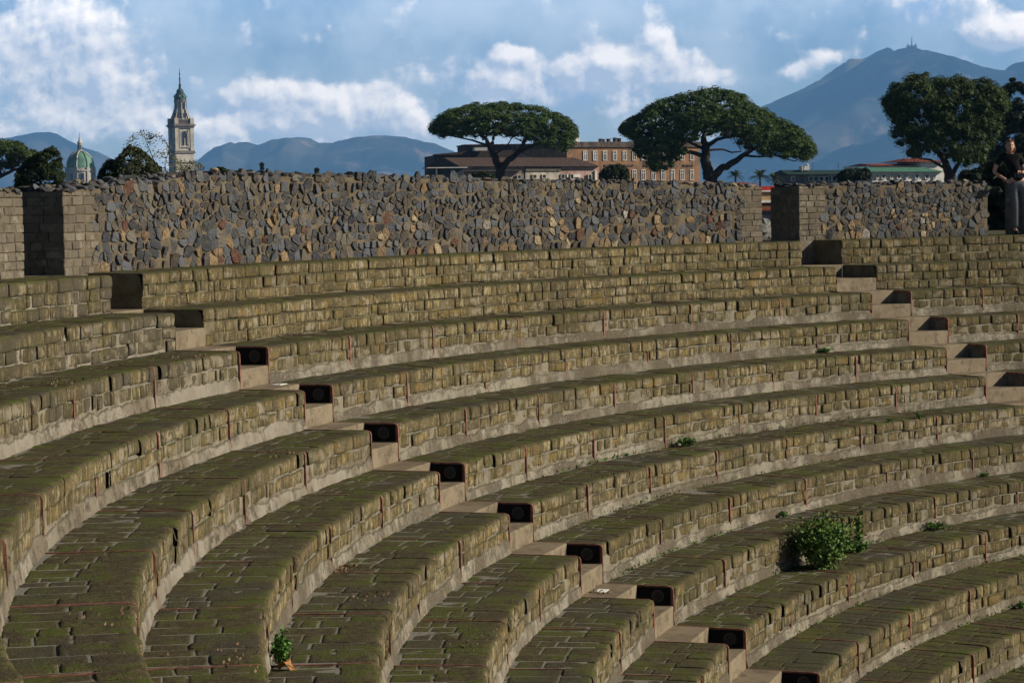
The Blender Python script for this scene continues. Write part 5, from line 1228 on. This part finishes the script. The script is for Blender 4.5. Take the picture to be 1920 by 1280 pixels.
    for (x, y) in ((.10, -.06), (.32, -.05)):
        skin('shoe', [(x, y+.08, .045), (x, y, .045), (x+.005, y-.10, .035)], [(0, 1), (1, 2)], [.042, .044, .034], SHO, o)
    # belt pouch and camera
    c = empty('camera_in_hand', tuple(base), -YAW); tag(c, 'small dark camera held at the waist by the person', 'camera')
    mbv = MB()
    def lb(center, half, name, mat):
        bm = bmesh.new(); bmesh.ops.create_cube(bm, size=1); bmesh.ops.scale(bm, vec=Vector([h*2 for h in half]), verts=bm.verts); bmesh.ops.translate(bm, vec=Vector(center), verts=bm.verts)
        bmesh.ops.bevel(bm, geom=bm.edges[:], offset=.006, segments=2, affect='EDGES'); me = bpy.data.meshes.new(name); bm.to_mesh(me); bm.free(); me.materials.append(mat)
        q = bpy.data.objects.new(name, me); COL.objects.link(q); q.parent = c
    CM = mat_simple('camera_black', (.012, .012, .013), .2, .5, 9, .4, 0, 0)
    lb((.105, -.235, 1.035), (.06, .028, .04), 'camera_body', CM); lb((.105, -.235, 1.08), (.02, .02, .012), 'viewfinder', CM)
    me = bpy.data.meshes.new('lens'); bm = bmesh.new(); bmesh.ops.create_cone(bm, cap_ends=True, segments=20, radius1=.030, radius2=.027, depth=.05, matrix=Matrix.Translation((.105, -.285, 1.03)) @ Matrix.Rotation(math.pi/2, 4, 'X')); bm.to_mesh(me); bm.free(); me.materials.append(M_RING)
    q = bpy.data.objects.new('lens', me); COL.objects.link(q); q.parent = c
person()

# ------------------------------------------------------------------ haze
def haze(density):
    bm = bmesh.new(); bmesh.ops.create_cube(bm, size=1)
    me = bpy.data.meshes.new('haze'); 
    cx = CAM+np.array([FW[0], FW[1], 0])*0
    z0, z1 = -36.0, 1080.0
    bmesh.ops.scale(bm, vec=Vector((33000, 33000, z1-z0)), verts=bm.verts); bm.to_mesh(me); bm.free()
    o = bpy.data.objects.new('haze', me); COL.objects.link(o); o.location = (cx[0], cx[1], (z0+z1)/2); o.rotation_euler = (0, 0, math.pi/2-YAW)
    tag(o, kind='stuff'); o['label'] = 'thin blue haze filling the air'; o['category'] = 'haze'
    m = bpy.data.materials.new('haze'); m.use_nodes = True; N = m.node_tree.nodes
    for n in list(N): N.remove(n)
    out = N.new('ShaderNodeOutputMaterial'); v = N.new('ShaderNodeVolumePrincipled'); m.node_tree.links.new(v.outputs[0], out.inputs['Volume'])
    v.inputs['Color'].default_value = (.21, .50, 1.0, 1); v.inputs['Density'].default_value = density; v.inputs['Anisotropy'].default_value = 0.0
    me.materials.append(m)
HAZE = 9.0e-5
haze(HAZE)
